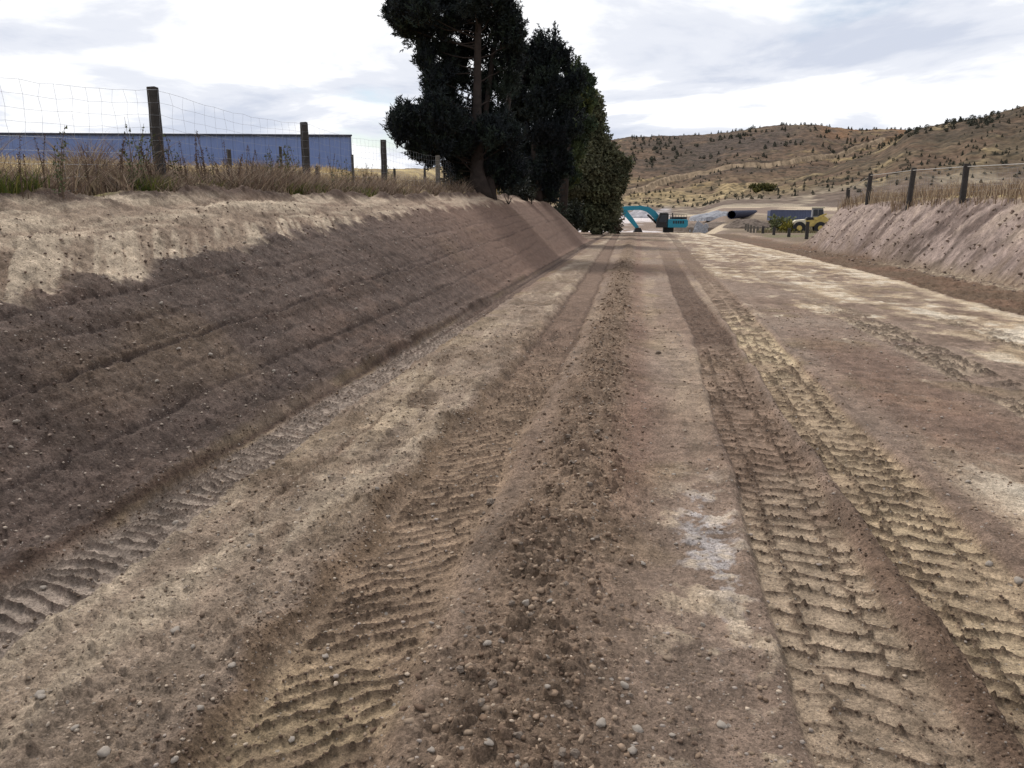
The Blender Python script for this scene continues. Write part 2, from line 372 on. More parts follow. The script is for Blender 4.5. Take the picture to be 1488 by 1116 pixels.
    gr = fbm(uu*5.5, Y*.10, 4, 171, .6)
    grl = 0
    for gx, ga in ((.34, .4), (.55, .7), (.82, .45), (1.05, 1.), (1.14, .5), (1.36, .6), (1.62, .8), (1.74, .4), (1.95, .5), (2.2, .45)):
        gg = u-gx-.055*(Y-8)*.25-.03*fbm(Y*.3, X*0+gx*9, 3, 19)
        grl = grl+ga*np.exp(-(gg/.015)**2)*ss(-.8, -.1, fbm(Y*.35, X*0+gx*5, 2, 29)+.1)
    face = lb*ss(1.02, .9, q)
    Z = Z+face*(.010*gr+.007*nm+.010*nf-.025*grl+lump*.35*ss(-.5, .4, nm)+lumpb*.12*ss(.1, .6, nm)+grav*1.1)*ss(60, 30, r)
    cl_ = mixc(np.broadcast_to(srgb(94, 81, 74), C.shape), srgb(114, 94, 82), ss(-.1, .7, nb+.5*gr)*.7)
    cl_ = mixc(cl_, srgb(76, 64, 57), ss(-.1, .5, nm*.35+gr*.9)*.8)
    cl_ = mixc(cl_, srgb(120, 102, 82), ss(.3, .9, fbm(X*.5+40, Y*.35, 3, 175)+.1)*.35)
    cl_ = mixc(cl_, srgb(126, 103, 90), ss(10, 24, Y)*.75)
    cl_ = mixc(cl_, srgb(58, 48, 45), np.clip(grl*1.1, 0, 1)*.75)
    # pale scraped band under the lip
    xb = np.interp(Y, [0, 5, 8, 12, 16.5, 20, 26, 34, 60], [1.45, 1.70, 1.90, 2.22, 2.45, 2.5, 2.55, 2.65, 2.8])
    bp = ss(-.10, .10, u-xb-.12*fbm(Y*1.2, X*0+7, 4, 185)-.12*nm-.08*nf)
    sd_ = fbm((Y*.8-u*1.2)*3.2, (Y+u)*.35, 4, 191)
    sd2 = fbm(Y*.35, u*6.5, 4, 195)
    hz = ss(2.3, 2.6, u)
    rdg = 1-2.2*np.abs(fbm((Y*.8-u*1.2)*5.2, (Y+u)*.5, 3, 193)); rdg2 = 1-2.2*np.abs(fbm(Y*.5, u*9.5, 4, 196)); stn = lerp(sd_*.7-.6*rdg, sd2*.9-.5*rdg2, hz)
    cP = mixc(np.broadcast_to(srgb(146, 129, 112), C.shape), srgb(176, 160, 140), ss(-.4, .3, stn))
    cP = mixc(cP, srgb(116, 98, 84), ss(.25, .9, -stn*.9+.35*nb+.3*nm)*.7)
    cP = mixc(cP, srgb(160, 138, 120), ss(12, 22, Y)*.45)
    cl_ = cl_*(1-bp[..., None])+cP*bp[..., None]
    Z = Z+face*bp*(.022*stn-.012)*ss(60, 30, r)+face*np.exp(-((u-xb+.06)/.07)**2)*.018*(1+nm)
    cl_ = cl_*(.95+.05*bp[..., None]); C = C*(1-lb[..., None])+cl_*lb[..., None]
    # dark crumbling lip
    lip = np.exp(-((u-3.18-.15*fbm(Y*1.1, X*0+4, 3, 197))/.19)**2)*W['endl']*ss(60, 50, Y)
    C = mixc(C, srgb(84, 69, 60), np.clip(lip*1.3, 0, 1)*ss(-.6, .0, nm+.1)); Z = Z+lip*(.09+.09*nm+lumpb)*ss(60, 45, r)
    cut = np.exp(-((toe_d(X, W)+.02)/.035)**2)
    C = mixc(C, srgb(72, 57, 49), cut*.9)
    Z = Z+.045*np.exp(-((u-.09)/.06)**2)*(1+.8*nm)*ss(26, 12, Y)-.03*np.exp(-((u+.03)/.05)**2)*ss(30, 14, Y)
    # ---------------- grassy tops
    gl = ss(3.3, 3.7, u+.15*nm)*W['endl']*ss(190, 150, r)
    cg = mixc(np.broadcast_to(srgb(140, 122, 90), C.shape), srgb(184, 164, 118), ss(-.2, .6, nb+.4*nm))
    cg = mixc(cg, srgb(92, 92, 52), ss(.1, .7, fbm(X*.6+7, Y*.6, 3, 201))*.6*ss(22, 12, r))
    C = C*(1-gl[..., None])+cg*gl[..., None]
    gr_ = ss(1.75, 2.0, v+.15*nm)*W['endr']
    C = C*(1-gr_[..., None])+cg*gr_[..., None]
    Z = Z+(gl+gr_)*.04*nm
    mot = np.zeros_like(X); sn = r < 22
    mot[sn] = .55*fbm(X[sn]*4.5, Y[sn]*4.5, 4, 501, .6)+.5*fbm(X[sn]*24, Y[sn]*24, 3, 511, .6)+.35*fbm(X[sn]*9, Y[sn]*2.2, 3, 521)
    C = C*(1+.34*mot*ss(22, 12, r))[..., None]
    # ---------------- far yard
    far = ss(88, 100, r)
    yd = fbm(X*.09, Y*.09, 4, 211); yf = fbm(X*.5, Y*.5, 3, 215)
    cy_ = mixc(np.broadcast_to(srgb(122, 106, 94), C.shape), srgb(176, 160, 138), ss(.0, .6, yd+.3*yf))
    pl = ss(az_px(968), az_px(955), az)*ss(112, 118, r)*ss(205, 185, r)
    cy_ = mixc(cy_, srgb(196, 188, 186), pl*ss(-.6, .1, yd+.4*yf))
    pr_ = ss(az_px(1032), az_px(1050), az)*ss(150, 135, r)
    cy_ = mixc(cy_, srgb(108, 94, 78), pr_*.8)
    cy_ = mixc(cy_, srgb(100, 98, 66), ss(az_px(1085), az_px(1100), az)*ss(130, 118, r)*ss(55, 65, r)*ss(-.4, .3, yd+.3*yf)*.8)
    far2 = np.maximum(far*ss(-13, -9, X), (ss(az_px(1070), az_px(1085), az)*(Y > 50)*ss(.5, 1.5, v)*ss(50, 56, Y)))
    far2 = np.maximum(far2, ss(190, 170, -r*-1)*0)
    C = C*(1-far2[..., None])+cy_*far2[..., None]
    # ---------------- hills
    hl = ss(180, 205, r)
    isb = W['isb'].astype(np.float32)
    hs = r > 165
    hx, hy = X[hs], Y[hs]
    h1 = fbm(hx*.013, hy*.013, 5, 221, .55); h2 = fbm(hx*.11, hy*.11, 4, 231, .6); h3 = fbm(hx*.5, hy*.5, 3, 241, .7); raz = az[hs]; rr = r[hs]
    stx = fbm(raz*40, rr*.018, 4, 251)
    ch = mixc(np.broadcast_to(srgb(112, 92, 75), hx.shape+(3,)), srgb(158, 136, 100), ss(.15, .7, h1*.8+h2*.55+stx*.2))
    ch = mixc(ch, srgb(84, 73, 64), ss(.0, .5, h2*.5-h1*.9+.05)*.75)
    ch = mixc(ch, srgb(140, 104, 74), ss(az_px(1150), az_px(1175), raz)*ss(330, 380, rr)*(1-isb[hs])*ss(-.4, .4, stx+.2)*.6)
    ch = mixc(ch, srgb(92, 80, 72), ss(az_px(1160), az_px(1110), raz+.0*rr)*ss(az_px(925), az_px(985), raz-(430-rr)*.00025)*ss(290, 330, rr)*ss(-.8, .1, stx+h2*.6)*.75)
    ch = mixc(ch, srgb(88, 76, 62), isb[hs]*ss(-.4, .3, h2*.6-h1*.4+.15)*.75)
    ch = mixc(ch, srgb(160, 140, 106), isb[hs]*ss(.4, .8, stx*.55+h2*.7)*.7)
    # golden foot of the hill
    ch = mixc(ch, srgb(176, 156, 120), ss(265, 215, rr+18*h2)*(1-isb[hs]*.8)*ss(-.6, .3, h2+.2)*.8)
    ch = ch*(1+.30*h3[..., None])
    dot = worley(hx*.32, hy*.32, 261, .5)+worley(hx*.8, hy*.8, 263, .6)*.8*ss(-.5, .3, h2); ch = mixc(ch, srgb(68, 62, 50), ss(.03, .2, dot)*.8)
    leftp = ss(az_px(800), az_px(700), raz)
    ch = mixc(ch, srgb(150, 132, 98), leftp*.8)
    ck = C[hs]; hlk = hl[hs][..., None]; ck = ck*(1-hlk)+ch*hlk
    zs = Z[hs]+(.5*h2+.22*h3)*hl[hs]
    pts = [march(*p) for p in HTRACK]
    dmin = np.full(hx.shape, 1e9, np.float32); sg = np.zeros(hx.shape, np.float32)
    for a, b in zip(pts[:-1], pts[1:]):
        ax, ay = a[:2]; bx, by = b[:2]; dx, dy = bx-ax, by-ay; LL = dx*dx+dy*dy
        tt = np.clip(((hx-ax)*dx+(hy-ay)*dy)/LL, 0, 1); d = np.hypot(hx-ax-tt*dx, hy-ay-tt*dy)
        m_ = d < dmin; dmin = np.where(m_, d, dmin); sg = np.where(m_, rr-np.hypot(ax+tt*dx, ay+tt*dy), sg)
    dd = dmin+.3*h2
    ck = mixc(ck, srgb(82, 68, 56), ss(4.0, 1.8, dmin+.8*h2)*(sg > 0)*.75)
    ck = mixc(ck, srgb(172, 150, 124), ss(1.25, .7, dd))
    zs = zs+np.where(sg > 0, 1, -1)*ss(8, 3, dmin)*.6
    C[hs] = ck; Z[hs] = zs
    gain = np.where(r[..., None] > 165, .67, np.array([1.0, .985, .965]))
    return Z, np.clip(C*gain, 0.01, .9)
def toe_d(X, W): return X-W['toe']
#TERRAIN_END

# ------------------------------------------------------------------ object helpers
COL = scene.collection
def tag(o, label=None, cat=None, group=None, kind=None):
    if label: o['label'] = label
    if cat: o['category'] = cat
    if group: o['group'] = group
    if kind: o['kind'] = kind
    return o
def link(name, me, parent=None, mat=None):
    o = bpy.data.objects.new(name, me); COL.objects.link(o)
    if mat: me.materials.append(mat)
    if parent: o.parent = parent
    return o
def empty(name, loc, rz=0):
    o = bpy.data.objects.new(name, None); COL.objects.link(o); o.location = loc; o.rotation_euler = (0, 0, rz); o.empty_display_size = .2
    return o
def copy_tree(o, parent=None):
    c = o.copy(); COL.objects.link(c); c.parent = parent
    for ch in list(o.children): copy_tree(ch, c)
    return c
class MB:
    def __init__(s): s.v = []; s.f = []
    def add(s, vs, fs):
        k = len(s.v); s.v += [tuple(map(float, q)) for q in vs]; s.f += [tuple(i+k for i in f) for f in fs]
    def box(s, c, size, rot=None, taper=None):
        x, y, z = [q/2 for q in size]; vs = [(a*x, b*y, e*z) for e in (-1, 1) for b in (-1, 1) for a in (-1, 1)]
        if taper: vs = [(v[0]*(taper[0] if v[2] > 0 else 1), v[1]*(taper[1] if v[2] > 0 else 1), v[2]) for v in vs]
        if rot is not None: vs = [tuple(rot @ Vector(v)) for v in vs]
        s.add([(v[0]+c[0], v[1]+c[1], v[2]+c[2]) for v in vs], [(0, 2, 3, 1), (4, 5, 7, 6), (0, 1, 5, 4), (2, 6, 7, 3), (0, 4, 6, 2), (1, 3, 7, 5)])
    def tube(s, pts, rad, n=6, cap=True):
        pts = [Vector(p) for p in pts]; rad = rad if isinstance(rad, (list, tuple)) else [rad]*len(pts)
        vs = []
        for i, p in enumerate(pts):
            d = (pts[min(i+1, len(pts)-1)]-pts[max(i-1, 0)]).normalized()
            a = d.cross(Vector((0, 0, 1)) if abs(d.z) < .9 else Vector((1, 0, 0))).normalized(); b = d.cross(a)
            for k in range(n):
                t = 2*math.pi*k/n; vs.append(p+(a*math.cos(t)+b*math.sin(t))*rad[i])
        fs = [(i*n+k, i*n+(k+1) % n, (i+1)*n+(k+1) % n, (i+1)*n+k) for i in range(len(pts)-1) for k in range(n)]
        if cap: fs += [tuple(range(n))[::-1], tuple(range((len(pts)-1)*n, len(pts)*n))]
        s.add(vs, fs)
    def prism(s, outline, y0, y1):
        """outline in (x,z), extruded along y"""
        n = len(outline); vs = [(x, y0, z) for x, z in outline]+[(x, y1, z) for x, z in outline]
        s.add(vs, [tuple(range(n)), tuple(range(n, 2*n))[::-1]]+[(i, i+n, (i+1) % n+n, (i+1) % n) for i in range(n)])
    def mesh(s, name, smooth=False):
        me = bpy.data.meshes.new(name); me.from_pydata(s.v, [], s.f); me.update()
        if smooth: me.polygons.foreach_set('use_smooth', [True]*len(me.polygons))
        return me
    def build(s, name, mat, parent=None, smooth=False, bevel=0):
        o = link(name, s.mesh(name, smooth), parent, mat)
        if bevel:
            m = o.modifiers.new('bevel', 'BEVEL'); m.width = bevel; m.segments = 2; m.limit_method = 'ANGLE'
        return o
def np_mesh(name, verts, faces, col=None, smooth=False):
    """faces: (n,k) array, equal sized"""
    me = bpy.data.meshes.new(name); n, k = faces.shape
    me.vertices.add(len(verts)); me.vertices.foreach_set('co', verts.astype(np.float32).ravel())
    me.loops.add(n*k); me.loops.foreach_set('vertex_index', faces.astype(np.int32).ravel())
    me.polygons.add(n); me.polygons.foreach_set('loop_start', (np.arange(n)*k).astype(np.int32))
    if smooth: me.polygons.foreach_set('use_smooth', np.ones(n, bool))
    me.update(calc_edges=True)
    if col is not None:
        a = me.color_attributes.new('tone', 'FLOAT_COLOR', 'POINT')
        a.data.foreach_set('color', np.concatenate([col, np.ones((len(col), 1))], 1).astype(np.float32).ravel())
    return me

# ------------------------------------------------------------------ materials
def mat(name, color=(.5, .5, .5), rough=.8, metal=0, noise=0, nscale=5, bump=0, bscale=30, attr=None, spec=.3, dark=None, coords='Object', translucent=0):
    m = bpy.data.materials.new(name); m.use_nodes = True; t = m.node_tree
    b = t.nodes['Principled BSDF']; b.inputs['Roughness'].default_value = rough; b.inputs['Metallic'].default_value = metal
    b.inputs['Specular IOR Level'].default_value = spec
    tcn = t.nodes.new('ShaderNodeTexCoord'); src = tcn.outputs[coords]
    if attr:
        a = t.nodes.new('ShaderNodeAttribute'); a.attribute_name = attr; c0 = a.outputs['Color']
    else:
        a = t.nodes.new('ShaderNodeRGB'); a.outputs[0].default_value = (*color, 1); c0 = a.outputs[0]
    if noise:
        n = t.nodes.new('ShaderNodeTexNoise'); n.inputs['Scale'].default_value = nscale; n.inputs['Detail'].default_value = 6
        n.inputs['Roughness'].default_value = .65; t.links.new(src, n.inputs['Vector'])
        mr = t.nodes.new('ShaderNodeMapRange'); mr.inputs[1].default_value = .3; mr.inputs[2].default_value = .7
        mr.inputs[3].default_value = 1-noise; mr.inputs[4].default_value = 1+noise; t.links.new(n.outputs[0], mr.inputs[0])
        mm = t.nodes.new('ShaderNodeMix'); mm.data_type = 'RGBA'; mm.blend_type = 'MULTIPLY'; mm.inputs[0].default_value = 1
        t.links.new(c0, mm.inputs[6]); t.links.new(mr.outputs[0], mm.inputs[7]); c0 = mm.outputs[2]
    t.links.new(c0, b.inputs['Base Color'])
    if bump:
        n = t.nodes.new('ShaderNodeTexNoise'); n.inputs['Scale'].default_value = bscale; n.inputs['Detail'].default_value = 5
        t.links.new(src, n.inputs['Vector']); bp = t.nodes.new('ShaderNodeBump'); bp.inputs['Strength'].default_value = bump
        bp.inputs['Distance'].default_value = .02; t.links.new(n.outputs[0], bp.inputs['Height']); t.links.new(bp.outputs[0], b.inputs['Normal'])
    if translucent:
        tr = t.nodes.new('ShaderNodeBsdfTranslucent'); t.links.new(c0, tr.inputs[0]); ms = t.nodes.new('ShaderNodeMixShader')
        ms.inputs[0].default_value = translucent; o = t.nodes['Material Output']
        t.links.new(b.outputs[0], ms.inputs[1]); t.links.new(tr.outputs[0], ms.inputs[2]); t.links.new(ms.outputs[0], o.inputs[0])
    return m
def soil_material():
    m = bpy.data.materials.new('soil'); m.use_nodes = True; t = m.node_tree; b = t.nodes['Principled BSDF']
    b.inputs['Roughness'].default_value = .95; b.inputs['Specular IOR Level'].default_value = .15
    l = t.links.new; tcn = t.nodes.new('ShaderNodeTexCoord'); P = tcn.outputs['Object']
    a = t.nodes.new('ShaderNodeAttribute'); a.attribute_name = 'tone'; c0 = a.outputs['Color']
    def noise(scale, detail=6, rough=.65):
        n = t.nodes.new('ShaderNodeTexNoise'); n.inputs['Scale'].default_value = scale; n.inputs['Detail'].default_value = detail
        n.inputs['Roughness'].default_value = rough; l(P, n.inputs['Vector']); return n.outputs[0]
    def mul(c, f, lo, hi, a0=.3, a1=.7):
        mr = t.nodes.new('ShaderNodeMapRange'); mr.inputs[1].default_value = a0; mr.inputs[2].default_value = a1
        mr.inputs[3].default_value = lo; mr.inputs[4].default_value = hi; l(f, mr.inputs[0])
        mm = t.nodes.new('ShaderNodeMix'); mm.data_type = 'RGBA'; mm.blend_type = 'MULTIPLY'; mm.inputs[0].default_value = 1
        l(c, mm.inputs[6]); l(mr.outputs[0], mm.inputs[7]); return mm.outputs[2]
    nA = noise(7, 8, .7); nB = noise(60, 6, .7)
    c = mul(c0, nA, .66, 1.34); c = mul(c, nB, .50, 1.5); nC = noise(200, 3, .6); c = mul(c, nC, .7, 1.3)
    # scattered small pale and dark stones
    for sc, thr, colr, size in ((26, .955, (.34, .30, .26), .20), (61, .90, (.30, .26, .225), .24), (80, .86, (.07, .055, .045), .30)):
        v = t.nodes.new('ShaderNodeTexVoronoi'); v.inputs['Scale'].default_value = sc; l(P, v.inputs['Vector'])
        sx = t.nodes.new('ShaderNodeSeparateColor'); l(v.outputs['Color'], sx.inputs[0])
        g = M('GREATER_THAN', sx.outputs[0], thr, t); d = M('LESS_THAN', v.outputs['Distance'], size, t); f = M('MULTIPLY', M('MULTIPLY', g, d, t), .75, t)
        mm = t.nodes.new('ShaderNodeMix'); mm.data_type = 'RGBA'; l(f, mm.inputs[0]); l(c, mm.inputs[6]); mm.inputs[7].default_value = (*colr, 1); c = mm.outputs[2]
    l(c, b.inputs['Base Color'])
    n1 = noise(45, 8, .72); bp = t.nodes.new('ShaderNodeBump'); bp.inputs['Strength'].default_value = 1; bp.inputs['Distance'].default_value = .02
    l(n1, bp.inputs['Height']); 
    vv = t.nodes.new('ShaderNodeTexVoronoi'); vv.inputs['Scale'].default_value = 70; l(P, vv.inputs['Vector'])
    bp2 = t.nodes.new('ShaderNodeBump'); bp2.invert = True; bp2.inputs['Strength'].default_value = .5; bp2.inputs['Distance'].default_value = .006
    l(vv.outputs['Distance'], bp2.inputs['Height']); l(bp.outputs[0], bp2.inputs['Normal']); l(bp2.outputs[0], b.inputs['Normal'])
    return m
SOIL = soil_material()
MT = dict(
    hill=mat('hill_scrub', attr='tone', rough=1, noise=.48, nscale=.45, bump=.3, bscale=.9, spec=.1),
    post=mat('weathered_post', (.045, .04, .037), .9, noise=.35, nscale=9, bump=.5, bscale=40),
    postlight=mat('pale_weathered_post', (.13, .115, .095), .9, noise=.35, nscale=9, bump=.5, bscale=40),
    wire=mat('galvanised_wire', (.34, .35, .38), .5, .6),
    blade=mat('grass_blade', attr='tone', rough=.8, spec=.15, translucent=.25),
    needle=mat('pine_needles', attr='tone', rough=.7, spec=.2, translucent=.08),
    bark=mat('bark', (.032, .024, .021), .95, noise=.5, nscale=4, bump=.8, bscale=8),
    rock=mat('stone', (.31, .265, .22), .85, noise=.3, nscale=14, bump=.4, bscale=30),
    brownrock=mat('clay_clod', (.175, .138, .108), .95, noise=.25, nscale=25, bump=.3, bscale=60),
    shed=None, teal=mat('teal_paint', (.006, .19, .28), .35, noise=.12, nscale=3, spec=.5),
    black=mat('dark_rubber', (.02, .02, .022), .7, noise=.3, nscale=4), glass=mat('cab_glass', (.02, .03, .045), .12, spec=.6),
    yellow=mat('yellow_paint', (.50, .37, .11), .45, noise=.2, nscale=3, spec=.4), cream=mat('cream_paint', (.62, .55, .40), .5, noise=.15, nscale=3),
    pipe=mat('dark_blue_plastic', (.008, .012, .036), .75, noise=.15, nscale=.5, spec=.15),
    cont=mat('slate_blue_steel', (.085, .10, .165), .55, noise=.15, nscale=.6), grey=mat('grey_steel', (.22, .22, .23), .5, noise=.2, nscale=5),
)

# ------------------------------------------------------------------ ground: one continuous relief, fine near the viewer
def seg(r0, r1, n): return np.exp(np.linspace(math.log(r0), math.log(r1), n, endpoint=False))
rr = np.concatenate([seg(.25, 1.45, 30), seg(1.45, 12, 640), seg(12, 60, 560), seg(60, 165, 150), seg(165, 450, 300), seg(450, 2600, 25), [2600]])
dense = np.linspace(math.radians(-52), math.radians(32), 1290)
coarse = np.linspace(math.radians(32), math.radians(308), 90)[1:-1]
azs = np.concatenate([dense, coarse]); nc = len(azs); nr = len(rr)
AZ, RRg = np.meshgrid(azs, rr); GX = RRg*np.sin(AZ); GY = RRg*np.cos(AZ)
azw = (AZ+math.pi) % (2*math.pi)-math.pi
GZ = np.zeros(GX.shape, np.float32); GC = np.zeros(GX.shape+(3,), np.float32)
for i in range(0, nr, 120):
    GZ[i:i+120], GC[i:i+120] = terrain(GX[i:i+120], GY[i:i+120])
ii = np.arange(nr*nc).reshape(nr, nc)
def sheet(name, r0, r1, m, extra=None):
    sub = ii[r0:r1+1]; V = np.stack([GX[r0:r1+1], GY[r0:r1+1], GZ[r0:r1+1]], -1).reshape(-1, 3); Cc = GC[r0:r1+1].reshape(-1, 3)
    k = np.arange(sub.size).reshape(sub.shape)
    a = k[:-1, :]; b_ = np.roll(k, -1, 1)[:-1, :]; c = np.roll(k, -1, 1)[1:, :]; d = k[1:, :]
    F = np.stack([d, c, b_, a], -1).reshape(-1, 4)
    me = np_mesh(name, V, F, Cc, True); return link(name, me, None, m)
split = int(np.argmin(np.abs(rr-172)))
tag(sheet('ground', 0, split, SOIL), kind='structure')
tag(sheet('hills', split, nr-1, MT['hill']), kind='structure')
KR = np.log(rr)
def surf(x, y):
    """height of the built sheet near (x, y)"""
    r = math.hypot(x, y); a = math.atan2(x, y); i = int(np.clip(np.searchsorted(rr, r), 1, nr-1))
    if -.9 < a < .55:
        j = int(np.clip(np.searchsorted(dense, a), 1, len(dense)-1)); return float(GZ[i, j])
    return height_at(x, y)
def surfv(x, y):
    r = np.hypot(x, y); a = np.arctan2(x, y); i = np.clip(np.searchsorted(rr, r), 1, nr-1); j = np.clip(np.searchsorted(dense, a), 1, len(dense)-1)
    return GZ[i, j]
#OBJECTS
rng = np.random.default_rng(11); random.seed(4)
# ------------------------------------------------------------------ grass
def blades(name, bx, by, h, wd, lean, palette, bend=.5, seed=0, mat_='blade', zoff=-.02):
    """one mesh of thin curved blades rooted on the terrain"""
    g = np.random.default_rng(seed); n = len(bx); bz = surfv(bx, by)+zoff
    a = g.uniform(0, 2*math.pi, n); l = lean*g.uniform(.2, 1, n)*h; fa = g.uniform(0, 2*math.pi, n)
    dx, dy = np.cos(a), np.sin(a); fx, fy = np.cos(fa), np.sin(fa)
    V = []
    for t, wf in ((0, 1), (.45, .85), (.8, .55), (1, .12)):
        ox = bx+dx*l*t**1.8; oy = by+dy*l*t**1.8; oz = bz+h*t*(1-bend*.25*t)
        V.append(np.stack([ox-fx*wd*wf, oy-fy*wd*wf, oz], -1)); V.append(np.stack([ox+fx*wd*wf, oy+fy*wd*wf, oz], -1))
    V = np.stack(V, 1).reshape(-1, 3); k = np.arange(n)[:, None]*8
    F = np.concatenate([k+np.array([[0, 1, 3, 2]]), k+np.array([[2, 3, 5, 4]]), k+np.array([[4, 5, 7, 6]])], 0)
    pal = np.array([srgb(*c) for c in palette]); c = pal[g.integers(0, len(pal), n)]*g.uniform(.75, 1.25, (n, 1))
    me = np_mesh(name, V, F, np.repeat(c, 8, 0)); return link(name, me, None, MT[mat_])
def scatter_left(n, y0, y1, u0, u1, seed, clump=None, thr=-9):
    g = np.random.default_rng(seed); y = y0*np.exp(g.uniform(0, 1, n)*math.log(y1/y0)); u = g.uniform(u0, u1, n)
    x = track_x(y, TOE)-u
    if clump: m = fbm(x*clump, y*clump, 3, seed) > thr; x, y = x[m], y[m]
    return x, y
straw = [(140, 122, 106), (116, 98, 84), (160, 144, 122), (98, 82, 72), (128, 108, 94), (88, 76, 66)]
x1, y1 = scatter_left(40000, 4.2, 30, 3.30, 5.6, 3, 1.6, -.15)
gh = .26+.50*np.clip(fbm(x1*.9, y1*.9, 3, 8)*.7+.5, 0, 1); gh = gh*(1+.45*ss(13, 8, y1))*ss(3.3, 3.9, track_x(y1, TOE)-x1+.2)*rng.uniform(.5, 1.1, len(x1))
tag(blades('dry_grass', x1, y1, gh, .0034+.0002*y1, 1.25, straw, seed=5), kind='stuff')
x1, y1 = scatter_left(16000, 15, 70, 4.2, 22, 6)
tag(blades('pale_dry_grass', x1, y1, rng.uniform(.25, .6, len(x1)), .006+.0003*y1, .5, [(178, 158, 122), (162, 142, 108), (146, 128, 98), (188, 170, 136)], seed=6), kind='stuff')
x1, y1 = scatter_left(26000, 4.3, 24, 3.4, 4.8, 9, 1.0, .12)
tag(blades('green_grass', x1, y1, rng.uniform(.10, .34, len(x1)), .004+.0002*y1, .8, [(78, 88, 40), (96, 100, 48), (64, 74, 38), (110, 106, 60)], seed=7), kind='stuff')
g = np.random.default_rng(21); n = 9000
y1 = g.uniform(20, 47, n); v1 = g.uniform(1.65, 5.0, n); x1 = track_x(y1, RTOE)+v1
tag(blades('bleached_grass', x1, y1, g.uniform(.35, .85, n)*np.clip(.75+.45*fbm(x1*.6, y1*.6, 3, 3), .3, 1.3), .012, .45, [(164, 146, 122), (148, 128, 106), (132, 112, 94), (178, 160, 136), (112, 94, 78)], seed=22), kind='stuff')
n = 5000; p0 = at(1120, 340, 74); y1 = g.uniform(82, 118, n); x1 = y1*np.tan(g.uniform(az_px(1085), az_px(1200), n)); kk = fbm(x1*.3, y1*.3, 3, 9) > -.1; x1, y1 = x1[kk], y1[kk]; n = len(x1)
tag(blades('grey_green_grass', x1, y1, g.uniform(.15, .45, n), .03, .5, [(112, 106, 78), (96, 96, 66), (130, 118, 92), (120, 104, 88)], seed=24), kind='stuff')

# ------------------------------------------------------------------ tall weeds (dock and fennel stalks) on the left bank
def weed_mesh(kind, seed):
    g = random.Random(seed); mb = MB(); sd_ = MB()
    for s in range(g.randint(2, 4)):
        h = g.uniform(.6, 1.0); lx, ly = g.uniform(-.16, .16), g.uniform(-.16, .16); bx_, by_ = g.uniform(-.06, .06), g.uniform(-.06, .06)
        P = lambda t: (bx_+lx*t*t, by_+ly*t*t, h*t)
        mb.tube([P(t) for t in (0, .35, .7, 1)], [.006, .005, .004, .002], 4)
        for k in range(60 if kind == 'seed' else 44):
            t = g.uniform(.42, 1.0) if kind == 'seed' else g.uniform(.1, .95); c = Vector(P(t)); rad = (.035 if kind == 'seed' else .09)*(1.15-t)+.01
            a = g.uniform(0, 6.28); c = c+Vector((math.cos(a)*rad*g.random(), math.sin(a)*rad*g.random(), g.uniform(-.02, .02)))
            sz = g.uniform(.008, .018) if kind == 'seed' else g.uniform(.012, .035)
            d = Vector((g.gauss(0, 1), g.gauss(0, 1), g.gauss(0, 1)+.8)).normalized(); e = d.orthogonal().normalized()
            sd_.add([c-e*sz*.5, c+e*sz*.5, c+d*sz*1.6], [(0, 1, 2)])
    return mb.mesh('stem'), sd_.mesh('seed_head' if kind == 'seed' else 'leaf_spray')
wm_stem = mat('weed_stem', (.10, .07, .045), .9, noise=.3); wm_seed = mat('dock_seed', (.085, .05, .038), .9, noise=.4, nscale=20); wm_leaf = mat('weed_leaf', (.075, .085, .035), .8, noise=.4, nscale=20)
weeds = {}
for kd, m_ in (('seed', wm_seed), ('leaf', wm_leaf)):
    for q in range(3):
        a, b = weed_mesh(kd, q+(9 if kd == 'leaf' else 0)); a.materials.append(wm_stem); b.materials.append(m_); weeds[kd, q] = (a, b)
WP = [(28, 's', 7.1), (60, 's', 7.6), (85, 'l', 7.5), (130, 's', 8.2), (142, 's', 8.6), (180, 's', 9.0), (198, 'l', 9.6), (207, 'l', 9.8), (214, 's', 9.5), (222, 'l', 10.2), (247, 's', 10.8), (258, 'l', 11.2),
      (270, 's', 10.9), (284, 's', 11.2), (291, 's', 11.8), (300, 's', 11.0), (309, 'l', 12.2), (318, 's', 12), (330, 's', 12.3), (341, 's', 12.6), (349, 's', 12.2), (356, 's', 13), (365, 's', 12.8), (372, 's', 13), (380, 's', 13.6),
      (395, 'l', 14), (402, 'l', 14.5), (417, 'l', 15), (420, 'l', 14.5), (433, 'l', 15.5), (462, 's', 16.8), (480, 's', 17.2), (484, 'l', 17), (500, 'l', 18), (512, 'l', 18.5), (529, 's', 19.5), (531, 'l', 19), (539, 's', 20), (548, 's', 21), (566, 'l', 21)]
gw_ = random.Random(3)
for i, (px, k, Y) in enumerate(WP):
    a_, b_ = weeds[('seed' if k == 's' else 'leaf'), i % 3]; p = at(px, 250, Y); s = gw_.uniform(.8, 1.08)*(.82 if Y < 9 else 1)
    w_ = empty('dock_weed' if k == 's' else 'leafy_weed', (p[0], Y, surf(p[0], Y)-.02), gw_.uniform(0, 6)); w_.scale = (s, s, s)
    link('stem', a_, w_); link('seed_head' if k == 's' else 'leaf_spray', b_, w_)
    if k == 's': tag(w_, 'dead brown weed stalk with seed heads standing in the dry grass on the left bank', 'weed', 'brown seeding weeds on the left bank')
    else: tag(w_, 'green leafy weed stalk standing in the dry grass on the left bank', 'weed', 'green leafy weeds on the left bank')

